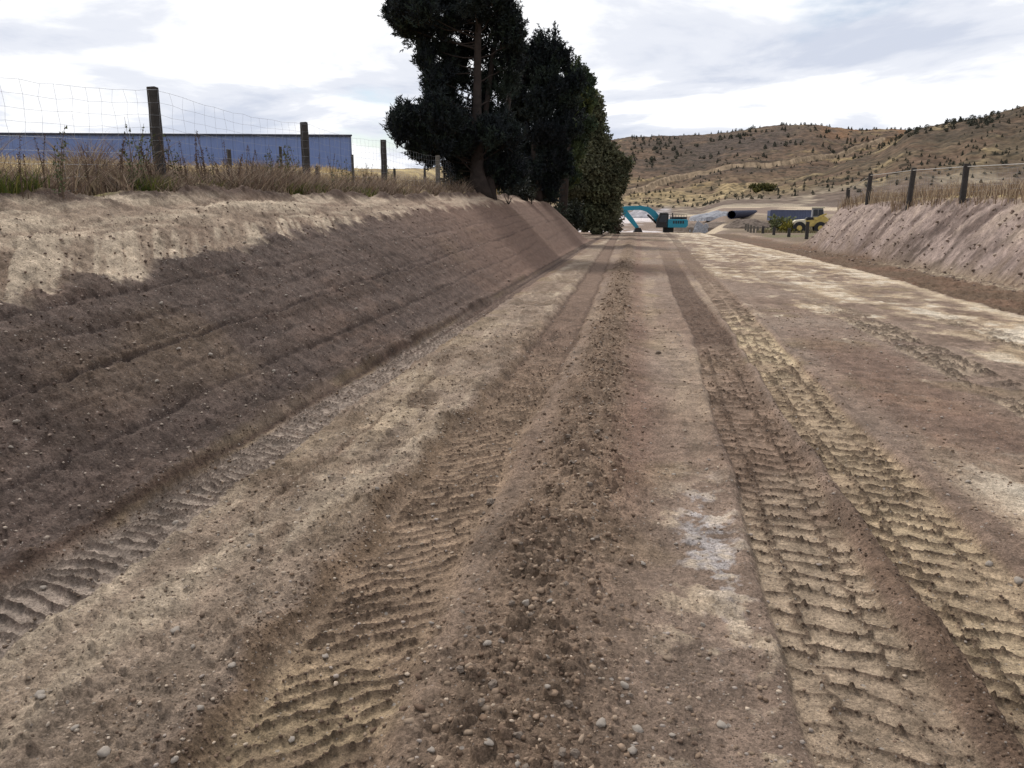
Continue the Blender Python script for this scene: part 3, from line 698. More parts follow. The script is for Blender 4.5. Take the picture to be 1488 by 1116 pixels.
# ------------------------------------------------------------------ fences
def post_mesh(h, r0, r1, seed, n=10):
    g = random.Random(seed); vs = []; fs = []; rings = 7
    for i in range(rings):
        t = i/(rings-1); z = -.25+(h+.25)*t
        for k in range(n):
            a = 2*math.pi*k/n; rr_ = (r0+(r1-r0)*t)*(1+g.uniform(-.07, .07)); vs.append((rr_*math.cos(a), rr_*math.sin(a), z+(g.uniform(-.012, .012) if i == rings-1 else 0)))
    fs = [(i*n+k, i*n+(k+1) % n, (i+1)*n+(k+1) % n, (i+1)*n+k) for i in range(rings-1) for k in range(n)]+[tuple(range((rings-1)*n, rings*n))]
    me = bpy.data.meshes.new('post'); me.from_pydata(vs, [], fs); me.update(); return me
def fence_post(parent, x, y, h, rad, m, lean=(0, 0), seed=0):
    me = post_mesh(h, rad*1.04, rad, seed); o = link('post', me, parent, m); o.location = Vector((x, y, surf(x, y)))-parent.location; o.rotation_euler = (lean[1], lean[0], 0); return o
LF = empty('netting_fence', (-6.8, 11.4, surf(-6.8, 11.4)))
tag(LF, 'wire netting fence on round wooden posts along the top of the left bank', 'fence')
LFP = []
for i, (px, Y, h, yt) in enumerate([(-150, 6.1, 1.2, 60), (232, 11.4, 1.2, 127), (445, 16.75, 1.25, 178), (558, 22.2, 1.25, 203), (636, 28.2, 1.2, 226), (682, 34.5, 1.2, 240), (716, 41, 1.2, 250)]):
    x = at(px, 240, Y)[0] if i else -6.85
    top = at(px, yt, Y)[2] if 0 < i < 5 else (at(0, 86, 6.9)[2] if i == 0 else surf(x, Y)+1.2)
    hh = top-surf(x, Y)
    fence_post(LF, x, Y, hh, .085, MT['post'] if i in (0, 1, 2, 3) else MT['postlight'], (0, 0), i); LFP.append((x, Y, surf(x, Y), hh))
def netting(P, nw, stay, rad, droop=.05, seed=0, top=.04, low=.12, jit=.012):
    g = random.Random(seed); mb = MB()
    for a, b in zip(P[:-1], P[1:]):
        L_ = math.hypot(b[0]-a[0], b[1]-a[1]); n = max(2, int(L_/stay)); cols = []
        for i in range(n+1):
            t = i/n; x = a[0]+(b[0]-a[0])*t; y = a[1]+(b[1]-a[1])*t; zg = a[2]+(b[2]-a[2])*t; hh = a[3]+(b[3]-a[3])*t-top
            dz = -droop*math.sin(math.pi*t); cols.append([(x+g.uniform(-jit, jit)+.09, y+g.uniform(-jit, jit)*2.5, zg+low+(hh-low)*(k/(nw-1))+dz*(k/(nw-1))+g.uniform(-jit, jit)) for k in range(nw)])
        for k in range(nw): mb.tube([c[k] for c in cols], rad*(1.25 if k == nw-1 else 1), 3, False)
        for c in cols: mb.tube(c, rad*.9, 3, False)
    return mb
nm_ = netting(LFP, 9, .30, .0019, .09)
no = nm_.build('wire_netting', MT['wire'], None); no.parent = LF; no.matrix_parent_inverse = Matrix.Translation(-LF.location)
# older fence standing further back, dark battens
OF = empty('old_batten_fence', (*at(407, 240, 19)[:2], surf(*at(407, 240, 19)[:2])))
tag(OF, 'low old fence of thin dark battens behind the netting fence on the left', 'fence')
OP = []
for i, (px, Y, yt, r_) in enumerate([(332, 17.5, 217, .05), (407, 18.5, 213, .035), (460, 22.5, 241, .05), (512, 25, 225, .04), (573, 30, 245, .05), (617, 30, 243, .045), (645, 33, 236, .04), (652, 35, 238, .04), (660, 37, 240, .04)]):
    p = at(px, yt, Y); h = max(.5, p[2]-surf(p[0], Y)); fence_post(OF, p[0], Y, h, r_, MT['post'], (0, 0), i+20); OP.append((p[0], Y, surf(p[0], Y), h))
mb = MB()
for fr in (.35, .65, .9): mb.tube([(a[0], a[1], a[2]+min(a[3], .8)*fr) for a in OP], .004, 3, False)
o = mb.build('wire', MT['wire']); o.parent = OF; o.matrix_parent_inverse = Matrix.Translation(-OF.location)
# barbed tape / beads hanging on a far pole
# right fence
RF = empty('post_and_wire_fence', (*at(1405, 270, 30)[:2], surf(*at(1405, 270, 30)[:2])))
tag(RF, 'wooden post fence with light top wire in pale grass along the right bank', 'fence')
RP = []
for i, (px, Y, yt) in enumerate([(1610, 22.5, 226), (1494, 26.0, 229), (1405, 30.3, 238), (1326, 35.5, 244), (1264.5, 41, 252), (1233, 46, 273)]):
    p = at(px, yt, Y)
    if i == 1: continue
    fence_post(RF, p[0], Y, p[2]-surf(p[0], Y), .105, MT['post'], ((.03, -.02, .0, .04, .02, 0)[i], 0), i+40); RP.append((p[0], Y, surf(p[0], Y), p[2]-surf(p[0], Y)))
mb = MB(); mb.tube([(a[0], a[1]-.12, a[2]+a[3]-.10) for a in RP[:5]], .014, 5, False)
o = mb.build('top_wire', mat('pale_rail', (.40, .38, .35), .7)); o.parent = RF; o.matrix_parent_inverse = Matrix.Translation(-RF.location)
mb = netting([(a[0], a[1], a[2], a[3]-.12) for a in RP], 6, .3, .0022, .02, 3)
o = mb.build('wire_netting', MT['wire']); o.parent = RF; o.matrix_parent_inverse = Matrix.Translation(-RF.location)
# yard fence: short posts running away
YF = empty('short_post_fence', (*at(1147, 344, 66)[:2], surf(*at(1147, 344, 66)[:2])))
tag(YF, 'short fence of stubby pale posts running away below the yellow machine', 'fence')
for i, (px, Y, yt, yb) in enumerate([(1174, 60, 322, 348), (1147, 66, 333, 345), (1125, 73, 333, 344), (1109, 80, 331, 341), (1101, 86, 330, 340), (1096, 91, 328, 339), (1091.5, 96, 327, 337), (1087.5, 101, 326, 336), (1084, 106, 325, 335), (1081, 111, 324, 334)]):
    p = at(px, yt, Y); z0 = surf(p[0], Y); me_h = max(.7, p[2]-z0)
    fence_post(YF, p[0], Y, me_h, .13, MT['postlight'] if i > 3 else MT['post'], (0, 0), i+60)

# ------------------------------------------------------------------ blue-grey shed
def shed_material():
    m = mat('blue_cladding', (.15, .215, .44), .5, noise=.06, nscale=.5, spec=.35); t = m.node_tree; l = t.links.new
    b = t.nodes['Principled BSDF']; tcn = t.nodes.new('ShaderNodeTexCoord'); s = t.nodes.new('ShaderNodeSeparateXYZ'); l(tcn.outputs['Object'], s.inputs[0])
    wv = M('FRACT', M('MULTIPLY', s.outputs[0], 1/.9, t), None, t); g = M('LESS_THAN', wv, .07, t)
    src = b.inputs['Base Color'].links[0].from_socket; mm = t.nodes.new('ShaderNodeMix'); mm.data_type = 'RGBA'; l(M('MULTIPLY', g, .45, t), mm.inputs[0]); l(src, mm.inputs[6]); mm.inputs[7].default_value = (.08, .11, .2, 1)
    l(mm.outputs[2], b.inputs['Base Color']); return m
pa = at(510, 196, 66); _d = ray(-60, 192.7); pb = np.array([0, 0, EYE])+_d*(pa[2]-EYE)/_d[2]
dv = Vector((pa[0]-pb[0], pa[1]-pb[1], 0)); Ls = dv.length+14; dv.normalize(); zt = pa[2]
SH = empty('farm_shed', (pa[0], pa[1], surf(pa[0], pa[1]))); SH.rotation_euler = (0, 0, math.atan2(-dv.y, -dv.x)); base = SH.location.z
hs_ = zt-base
# local frame: +x runs along the wall to the left, camera side is +y
mb = MB(); ns = int(Ls/.3)
vs = []; 
for i in range(ns*4+1):
    xx = i*Ls/(ns*4); off = (.0, .028, .028, 0)[i % 4]; vs += [(xx, off, -2.5), (xx, off, hs_-.12)]
mb.add(vs, [(2*i, 2*i+2, 2*i+3, 2*i+1) for i in range(ns*4)])
SK = 5.5
mb.add([(0, -.01, -2.5), (SK, -18, -2.5), (SK, -18, hs_-.1), (0, -.01, hs_-.1)], [(0, 1, 2, 3)]); mb.add([(Ls, -.01, -2.5), (Ls, -18, -2.5), (Ls, -18, hs_-.1), (Ls, -.01, hs_-.1)], [(3, 2, 1, 0)])
mb.add([(SK, -18, -2.5), (Ls, -18, -2.5), (Ls, -18, hs_-.1), (SK, -18, hs_-.1)], [(0, 1, 2, 3)])
mb.build('wall', shed_material(), SH)
mb = MB(); mb.add([(-.05, .1, hs_-.1), (Ls+.05, .1, hs_-.1), (Ls+.05, -9, hs_+.02), (SK/2, -9, hs_+.02), (Ls+.05, -18.1, hs_-.1), (SK, -18.1, hs_-.1)], [(0, 1, 2, 3), (3, 2, 4, 5)])
mb.build('roof', MT['grey'], SH)
mb = MB(); mb.box((Ls/2, .15, hs_-.06), (Ls+.2, .14, .15)); mb.build('gutter', mat('dark_gutter', (.03, .035, .06), .5), SH, bevel=.02)
mb = MB(); mb.box((.05, .045, hs_/2-1.3), (.14, .05, hs_+2.3)); mb.build('corner_flashing', mat('corner_flashing', (.12, .15, .26), .5), SH)
tag(SH, 'long blue grey corrugated steel shed behind the left fence', 'shed')

# ------------------------------------------------------------------ trees
def crown_mesh(name, cl, seed, pal, style='pine', dens=1., px=.036):
    """cl: (x,y,z,rx,rz,n) clusters of tufts; every tuft is a spray of thin needles or leaves"""
    g = np.random.default_rng(seed); V = []; Cc = []; base_pal = np.array([srgb(*c) for c in pal])
    for (x, y, z, rx, rz, n) in cl:
        n = int(n*dens); d = g.normal(size=(n, 3)); d /= np.linalg.norm(d, axis=1)[:, None]; rad = g.uniform(.2, 1, n)**.5*(1+.35*(g.random(n) < .12))
        P = np.array([x, y, z])+d*rad[:, None]*np.array([rx, rx, rz]); outw = d.copy()
        if style == 'pine':
            ax = outw*.55+np.array([0, 0, .9])+g.normal(size=(n, 3))*.22; k = 22; ln = g.uniform(.11, .19, (n, k)); spread = .75; wd = px*.5
        else:
            ax = outw*.5+np.array([0, 0, -.35])+g.normal(size=(n, 3))*.35; k = 14; ln = g.uniform(.10, .22, (n, k)); spread = .9; wd = px*.8
        ax /= np.linalg.norm(ax, axis=1)[:, None]
        stem = g.uniform(0, .52 if style == 'pine' else .5, (n, k))
        dirs = ax[:, None, :]+g.normal(size=(n, k, 3))*spread; dirs /= np.linalg.norm(dirs, axis=2)[:, :, None]
        b0 = P[:, None, :]+ax[:, None, :]*stem[:, :, None]
        sd_ = np.cross(dirs, g.normal(size=(n, k, 3))); sd_ /= np.linalg.norm(sd_, axis=2)[:, :, None]
        tip = b0+dirs*ln[:, :, None]; mid = b0+dirs*ln[:, :, None]*.4
        V.append(np.stack([b0, mid+sd_*wd, tip, mid-sd_*wd], 2).reshape(-1, 3))
        c = base_pal[g.integers(0, len(pal))]*g.uniform(.8, 1.2); c = c*g.uniform(.6, 1.5, (n, 1)); Cc.append(np.repeat(c, k*4, 0))
    V = np.concatenate(V); Cc = np.concatenate(Cc); F = np.arange(len(V)).reshape(-1, 4); return np_mesh(name, V, F, Cc)
def branchy(mb, p0, p1, r0, r1, seed, sag=.1):
    g = random.Random(seed); p0 = Vector(p0); p1 = Vector(p1); L_ = (p1-p0).length; pts = []
    for i in range(6):
        t = i/5; q = p0.lerp(p1, t); q.z -= sag*L_*math.sin(math.pi*t)*.6; q += Vector((g.uniform(-1, 1), g.uniform(-1, 1), g.uniform(-1, 1)))*.03*L_*(0 < i < 5); pts.append(q)
    mb.tube(pts, [r0+(r1-r0)*i/5 for i in range(6)], 5, False)
def make_tree(name, label, cat, Y, trunks, clusters, pal, style, seed, spikes=(), dens=1., grp=None, limbr=.07):
    """clusters in (px, py, r_px, depth offset m)"""
    tx, tb = trunks[0][0][:2]; b0 = at(tx, tb, Y); root = empty(name, (b0[0], Y, surf(b0[0], Y))); loc = Vector(root.location)
    g = random.Random(seed); mb = MB(); tp = None
    for k, tr in enumerate(trunks):
        pts = [Vector(at(px, py, Y+dy)) for px, py, dy, w_ in tr]; ms = [w_*Y/FPX/2 for *_, w_ in tr]; zb = surf(pts[0].x, pts[0].y)-.15
        pts[0].z = zb
        mb.tube([p-loc for p in pts], ms, 9)
        if k == 0: tp = pts
    # root flare
    mb.build('trunk', MT['bark'], root, smooth=True)
    lm = MB(); CL = []
    for i, (px, py, r_, dy) in enumerate(clusters):
        c = Vector(at(px, py, Y+dy)); rm = r_*Y/FPX
        zz_ = c.z-.35*abs(rm)-.5; base_ = tp[0]
        for a_, b_ in zip(tp[:-1], tp[1:]):
            if a_.z <= zz_ <= b_.z: base_ = a_.lerp(b_, (zz_-a_.z)/(b_.z-a_.z)); break
        else: base_ = tp[-1] if zz_ > tp[-1].z else tp[0].lerp(tp[1], .5)
        branchy(lm, base_-loc, c-loc, max(.03, limbr*min(1.3, rm)), .012, seed*100+i, .08)
        for q in range(3):
            e = c+Vector((g.uniform(-1, 1), g.uniform(-1, 1), g.uniform(-.6, .8)))*rm*.8; branchy(lm, c-loc, e-loc, .022, .008, seed*77+i*3+q, .0)
        n = int(150*rm**2/.7)+18
        for q in range(3):
            o_ = Vector((g.uniform(-1, 1), g.uniform(-1, 1), g.uniform(-1, 1)))*rm*.42; cc = c+o_-loc; CL.append((*cc, rm*g.uniform(.5, .78), rm*g.uniform(.36, .62), n/2.1))
    for (px, py, hpx, wpx, dy) in spikes:
        top = Vector(at(px, py, Y+dy)); hm = hpx*Y/FPX; wm = wpx*Y/FPX; bot = top-Vector((0, 0, hm))
        lm.tube([bot-loc, top-loc], [.025, .008], 4)
        for q in range(9):
            t = q/8; cc = bot.lerp(top, t)-loc; CL.append((*cc, wm*(.8-.6*t)+.02, hm*.09, 12-5*t))
            if q in (1, 3): 
                a = g.uniform(0, 6.28)
                for s_ in (0, 2.1, 4.2): CL.append((cc.x+math.cos(a+s_)*wm*1.3*(1.1-t), cc.y+math.sin(a+s_)*wm*1.3, cc.z+wm*.5, wm*.4, wm*.6, 5))
    lm.build('limbs', MT['bark'], root, smooth=True)
    link('crown', crown_mesh('crown', CL, seed, pal, style, dens, Y/774), root, MT['needle'])
    tag(root, label, cat, grp); return root
PAL = [(34, 41, 40), (28, 34, 37), (40, 49, 42), (25, 29, 33)]
rnd = random.Random(8)
def fill(x0, x1, y0, y1, n, r0, r1, dy, inside=lambda x, y: True):
    o = []
    while len(o) < n:
        x, y = rnd.uniform(x0, x1), rnd.uniform(y0, y1)
        if inside(x, y): o.append((x, y, rnd.uniform(r0, r1), rnd.uniform(-dy, dy)))
    return o
def candles(cl, n, seed, hh=15, ww=4.5):
    g = random.Random(seed); o_ = []
    for (x, y, r_, dy) in cl:
        for q in range(n): o_.append((x+g.uniform(-.9, .9)*r_, y-r_*g.uniform(.55, 1.2), hh*g.uniform(.7, 1.3), ww*g.uniform(.7, 1.2), dy+g.uniform(-.6, .6)))
    return o_
c1x = [(715, 250, 22, .5), (728, 262, 18, 1), (745, 256, 20, 1.4), (676, 258, 10, 1), (690, 236, 22, 1.5)]
c1 = c1x+[(586, 22, 17, -.5), (581, 40, 13, 0), (600, 45, 22, .3), (604, 20, 15, 1), (622, 22, 22, -1), (606, 66, 12, .5), (634, 45, 28, 0), (660, 18, 26, 1), (690, 10, 28, -1), (718, 20, 24, 0), (736, 34, 17, .5), (742, 62, 16, .3),
      (715, 55, 28, 1.2), (672, 50, 30, 1.5), (640, 80, 24, .6), (622, 90, 12, .2), (668, 92, 26, 1.6), (706, 92, 28, 1.8), (738, 95, 24, .8), (642, 116, 18, 0), (630, 135, 12, -.4),
      (652, 128, 24, 1.3), (690, 132, 26, 2), (728, 132, 28, 1.2), (645, 150, 20, .5), (622, 165, 14, -.5), (585, 176, 15, -1), (578, 190, 11, -1.2), (592, 196, 15, -1), (606, 180, 22, -1.3), (630, 180, 26, -1.6), (655, 190, 28, -1.4), (648, 165, 24, .6),
      (615, 207, 18, -.8), (640, 212, 25, -1.2), (672, 205, 26, 1.2), (664, 226, 22, -1), (632, 230, 15, 0), (604, 219, 8, -.5), (680, 170, 28, 1.9), (720, 172, 30, 1.5), (712, 208, 28, -.9), (734, 210, 28, 0), (700, 235, 20, 1.4), (735, 240, 26, .8), (660, 245, 10, .6),
      (730, 262, 18, 1.5), (700, 262, 14, 2.), (655, -10, 26, 0), (690, -24, 34, 0), (722, -14, 26, .5), (672, -45, 28, .6), (706, -60, 26, -.5), (630, 4, 20, .8), (590, 8, 8, 0)]
s1 = [(575, 12, 16, 5, 0), (587, 4, 22, 6, 0), (604, -3, 24, 6, .5), (620, 0, 16, 6, 0), (637, -8, 26, 7, .5), (738, 6, 32, 8, .5), (748, 34, 22, 6, .3), (725, -12, 26, 7, 0), (569, 22, 12, 4, 0)]
T1 = make_tree('pine_tree', 'tallest dark pine nearest the camera at the top of the left bank', 'tree', 31,
    [[(696, 274, 0, 40), (694, 255, 0, 22), (693, 160, 0, 13), (694, 80, 0, 10), (697, -60, 0, 7)], [(712, 274, .4, 22), (710, 250, .5, 12), (706, 160, .8, 8), (722, 40, 1.2, 7)], [(700, 272, 1.5, 16), (730, 200, 1.8, 11), (745, 110, 2, 6)]], [(x, y, r_*.80, d_) for x, y, r_, d_ in c1], PAL, 'pine', 1, s1+candles(c1, 2, 5, 24, 3.4), .72, None)
c2 = [(770, 262, 20, -.5), (785, 268, 16, .3), (757, 256, 20, .2), (800, 274, 14, .5), (757, 92, 14, 0), (775, 100, 22, 0), (798, 98, 20, 0), (788, 78, 11, 0), (806, 84, 11, 0), (765, 130, 28, .8), (800, 130, 28, -.5), (828, 128, 16, 0), (780, 165, 34, -.8), (815, 162, 30, .5), (758, 180, 30, 1), (795, 200, 36, -.6), (826, 200, 22, .4), (765, 222, 32, .6), (800, 235, 28, -.4), (775, 255, 24, .8), (755, 268, 16, 1), (796, 266, 18, .6), (815, 250, 14, .5), (750, 150, 24, 0)]
s2 = [(757, 58, 34, 7, 0), (788, 50, 32, 7, 0), (781, 60, 22, 5, .3), (806, 48, 40, 8, 0), (822, 78, 24, 6, 0), (770, 76, 22, 6, .5), (798, 66, 22, 6, -.3), (764, 80, 20, 5, .8), (813, 70, 24, 5, .4)]
make_tree('pine_tree', 'dark pine with pointed leading shoots, second from the left in the row', 'tree', 47,
    [[(778, 276, 0, 22), (780, 200, 0, 14), (790, 100, 0, 8), (789, 60, 0, 4)], [(757, 276, .6, 12), (765, 180, .8, 8), (760, 80, 0, 4)]], [(x, y, r_*.84, d_) for x, y, r_, d_ in c2], PAL, 'pine', 2, s2+candles(c2, 2, 6, 24, 3.4), .7)
c3 = [(838, 118, 16, 0), (850, 128, 12, .5), (835, 150, 22, 0), (850, 160, 12, .4), (822, 158, 22, .5), (842, 185, 20, 0), (818, 195, 24, .6), (845, 132, 14, -.5), (830, 220, 20, 1), (806, 222, 24, 1), (812, 250, 20, 1), (800, 270, 20, 1), (826, 265, 16, 1)]
make_tree('pine_tree', 'greener pine behind the second pine with lighter right hand side', 'tree', 62,
    [[(815, 285, 0, 15), (825, 200, 0, 10), (836, 110, 0, 5)]], c3, [(66, 76, 50), (50, 62, 46), (78, 86, 52)], 'pine', 3, [(838, 92, 26, 6, 0), (828, 100, 20, 5, 0), (850, 104, 22, 5, .3)]+candles(c3, 1, 7, 12, 4), 1.0)
c4 = [(905, 250, 11, 0), (906, 232, 9, .3), (902, 268, 12, 0), (869, 150, 7, 0), (869, 165, 10, 0), (871, 182, 13, 0), (868, 200, 17, 0), (872, 220, 20, -.6), (885, 226, 18, 0), (896, 240, 16, .3), (904, 238, 12, 0), (900, 258, 14, 0), (858, 226, 18, 0), (846, 215, 12, .5), (835, 214, 9, 0), (838, 235, 17, -.6), (860, 250, 24, -1), (884, 256, 22, -.5), (832, 258, 18, 0), (845, 278, 22, -.8), (872, 282, 24, -.9), (893, 280, 15, 0), (835, 290, 14, 0), (856, 303, 20, -.5), (880, 306, 18, 0), (850, 320, 14, 0), (868, 328, 12, -.5), (886, 322, 12, 0), (836, 308, 12, .5), (870, 318, 14, -.3), (893, 300, 10, 0), (860, 180, 12, .4), (857, 205, 14, .4)]
make_tree('cypress_tree', 'grey green drooping tree at the right end of the row, foliage almost to the ground', 'tree', 72,
    [[(868, 330, 0, 16), (868, 250, 0, 9), (869, 160, 0, 3)]], c4, [(94, 96, 72), (78, 82, 62), (106, 106, 82), (86, 86, 66)], 'leaf', 4, [(868, 138, 22, 4, 0)], .8)
c5 = [(852, 130, 12, 0), (858, 150, 13, 0), (852, 175, 18, 0), (850, 200, 16, 0), (846, 112, 7, 0), (842, 160, 14, 0)]
make_tree('poplar_tree', 'slim mid green tree rising between the pines and the grey green tree', 'tree', 82,
    [[(850, 300, 0, 10), (852, 200, 0, 7), (854, 120, 0, 3)]], c5, [(76, 86, 54), (88, 94, 58)], 'leaf', 5, [], 1.2)
# bare pale twigs and dark undergrowth at the foot of the trees
def shrub(name, label, cat, px, Y, hpx, wpx, pal, seed, style='leaf', dens=1., grp=None, bot=None):
    x = at(px, 300, Y)[0]; z = surf(x, Y); root = empty(name, (x, Y, z)); hm = hpx*Y/FPX; wm = wpx*Y/FPX/2; g = random.Random(seed)
    mb = MB(); CL = []
    for i in range(9):
        a = g.uniform(0, 6.28); q = g.uniform(.2, .9)*wm; e = (math.cos(a)*q, math.sin(a)*q, hm*g.uniform(.15, .78)); branchy(mb, (0, 0, -.05), e, .02*hm+.005, .006, seed*9+i, -.05)
        CL.append((*e, wm*.42, hm*.24, (26 if style != 'bare' else 0)*max(1, wm*wm)))
    mb.build('stems', MT['bark'], root, smooth=True)
    if style != 'bare': link('foliage', crown_mesh('foliage', CL, seed, pal, 'leaf', dens, Y/774), root, MT['needle'])
    tag(root, label, cat, grp); return root
shrub('low_shrub', 'dark low shrub at the foot of the second pine', 'shrub', 752, 41, 26, 40, [(44, 46, 36), (36, 38, 32)], 31)
shrub('low_shrub', 'dark low shrub on the lip of the bank right of the pine trunks', 'shrub', 782, 50, 20, 34, [(46, 44, 36), (52, 50, 38)], 32)
shrub('low_shrub', 'small dark shrub beside the fence left of the thick pine trunk', 'shrub', 663, 33, 26, 18, [(40, 44, 34), (58, 56, 40)], 33)
shrub('low_shrub', 'dark low shrub behind the second and third pine trunks', 'shrub', 800, 60, 44, 50, [(42, 46, 36), (34, 38, 32)], 51, dens=1.2)
shrub('low_shrub', 'dark shrub filling the gap left of the grey green tree', 'shrub', 828, 66, 50, 40, [(46, 50, 38), (38, 42, 34)], 52, dens=1.2)
shrub('low_shrub', 'dark shrub between the first and second pine, behind the fence', 'shrub', 728, 44, 44, 50, [(36, 42, 36), (30, 34, 32)], 53, dens=1.2)
shrub('bare_bush', 'bare twiggy bush right of the thick pine trunk', 'bush', 738, 33, 26, 24, [], 34, 'bare')
shrub('pale_bush', 'pale greyish bush at the foot of the grey green tree by the excavator', 'bush', 895, 76, 34, 20, [(112, 102, 88), (92, 84, 70)], 35)
shrub('green_bush', 'light green bush in front of the dark steel container', 'bush', 1137, 95, 24, 26, [(112, 116, 82), (98, 102, 70)], 36, dens=.7)
shrub('yellow_green_bush', 'yellow green bush just left of the yellow machine', 'bush', 1153, 92, 14, 22, [(128, 120, 50), (110, 106, 50)], 37, dens=1.3)

# ------------------------------------------------------------------ excavator (side on, boom to the left)
def ring_z(x0, x1, z0, z1, n=8):
    """stadium outline of a crawler in x,z"""
    r = (z1-z0)/2; o = []
    for i in range(n+1): a = math.pi/2+math.pi*i/n; o.append((x0+r+r*math.cos(a), (z0+z1)/2+r*math.sin(a)))
    for i in range(n+1): a = -math.pi/2+math.pi*i/n; o.append((x1-r+r*math.cos(a), (z0+z1)/2+r*math.sin(a)))
    return o
YE = 112.; pe = at(974, 330, YE); ze = min(surf(pe[0], YE), at(974, 338, YE)[2]); EX = empty('excavator', (pe[0], YE, ze-.05), .10)
top_of = lambda py: at(974, py, YE)[2]-EX.location.z
def exx(px): return at(px, 310, YE)[0]-pe[0]
zc = top_of(330.5)     # deck height where the cover starts
mb = MB(); mb.prism(ring_z(exx(951), exx(994), 0, .92), -1.5, -.9); mb.prism(ring_z(exx(951), exx(994), 0, .92), .9, 1.5)
o = mb.build('crawler', MT['black'], EX, bevel=.03)
mb = MB(); mb.box((exx(972), 0, .72), (2.2, 1.8, .5)); mb.tube([(exx(972), 0, .9), (exx(972), 0, zc+.05)], .75, 16); mb.build('undercarriage', MT['black'], EX, bevel=.03)
zt_ = top_of(318); x0, x1 = exx(967), exx(998.5)
mb = MB(); mb.prism([(x0, zc), (x1-.25, zc), (x1, zc+.3), (x1, zt_-.22), (x1-.15, zt_-.05), (x0+.25, zt_-.02), (x0, zt_-.3)], -1.35, 1.35); hs2 = mb.build('engine_housing', MT['teal'], EX, bevel=.06)
mb = MB()
for k in range(5): mb.box((x0+1.0+.32*k, -1.37, (zc+zt_)/2+.15), (.2, .03, .35))
mb.build('vent_grille', MT['black'], hs2)
mb = MB(); mb.box(((x0+x1)/2+.3, 0, zt_+.12), (x1-x0-.9, 1.9, .28)); mb.build('top_deck', MT['black'], EX, bevel=.04)
mb = MB()
for a, b in ((x0+.5, x1-.2),):
    for yy in (-1.25, 1.25):
        mb.tube([(a, yy, zt_+.55), (b, yy, zt_+.55)], .03, 5)
        for q in range(4): xx = a+(b-a)*q/3; mb.tube([(xx, yy, zt_-.05), (xx, yy, zt_+.55)], .03, 5)
mb.build('handrail', MT['black'], EX)
mb = MB(); mb.box((x0+1.0, .3, zt_+.5), (.12, .12, .6)); mb.build('exhaust_pipe', MT['black'], EX)
cx_ = exx(962); cab_t = top_of(309.5)
mb = MB(); mb.prism([(cx_-.85, zc), (cx_+.75, zc), (cx_+.75, cab_t-.1), (cx_+.6, cab_t), (cx_-.35, cab_t), (cx_-.8, cab_t-.9)], -1.35, -.35); cb_ = mb.build('cab', MT['black'], EX, bevel=.05)
mb = MB(); mb.prism([(cx_-.55, zc+.75), (cx_+.55, zc+.75), (cx_+.55, cab_t-.22), (cx_-.25, cab_t-.22), (cx_-.52, cab_t-.9)], -1.375, -1.35); mb.build('side_window', MT['glass'], cb_)
mb = MB(); mb.box((cx_+.0, -.85, cab_t+.05), (1.25, 1.0, .07)); mb.build('roof', MT['grey'], cb_, bevel=.02)
# boom: arched box section
def plate(pts_top, pts_bot, y0, y1):
    m_ = MB(); out_ = pts_top+pts_bot[::-1]; n = len(pts_top)
    vs = [(x, y0, z) for x, z in out_]+[(x, y1, z) for x, z in out_]; N_ = len(out_)
    fs = []
    for i in range(n-1):
        a, b, c, d = i, i+1, N_-2-i, N_-1-i; fs += [(a, b, c, d), (d+N_, c+N_, b+N_, a+N_)]
    fs += [(i, i+N_, (i+1) % N_+N_, (i+1) % N_) for i in range(N_)]
    m_.add(vs, fs); return m_
bt = [(902.5, 301), (908, 299.6), (918, 299.2), (932, 299), (943, 301), (952, 306.5), (958, 314), (963, 325)]
bb = [(903, 305.5), (909, 306.5), (920, 305.2), (931, 305.2), (939, 307.5), (946, 313), (951, 319), (955, 327)]
cv = lambda L_: [(exx(px), top_of(py)) for px, py in L_]
boom = plate(cv(bt), cv(bb), -.1, .42).build('boom', MT['teal'], EX, bevel=.03)
st_t = [(904, 300), (911, 306), (920, 317), (929, 330)]; st_b = [(900, 306), (906, 312), (916, 323), (925, 333)]
arm = plate(cv(st_t), cv(st_b), -.02, .34).build('stick', MT['teal'], EX, bevel=.03)
mb = MB()
def cyl(a, b, r_, y): mb.tube([(exx(a[0]), y, top_of(a[1])), (exx(b[0]), y, top_of(b[1]))], r_, 8)
cyl((957, 327), (941, 312), .11, -.2); cyl((957, 327), (941, 312), .11, .52); mb.build('boom_cylinder', MT['black'], boom, smooth=True)
mb = MB(); cyl((927, 301), (906, 303), .10, .16); mb.build('stick_cylinder', MT['grey'], boom, smooth=True)
bk = [(924, 331), (931, 331), (934, 337), (933, 343), (926, 346), (918, 344), (921, 338)]
mb = MB(); mb.prism(cv(bk), -.55, .85); mb.build('bucket', MT['black'], EX, bevel=.04)
tag(EX, 'teal blue crawler excavator with arched boom at the far end of the road', 'excavator')

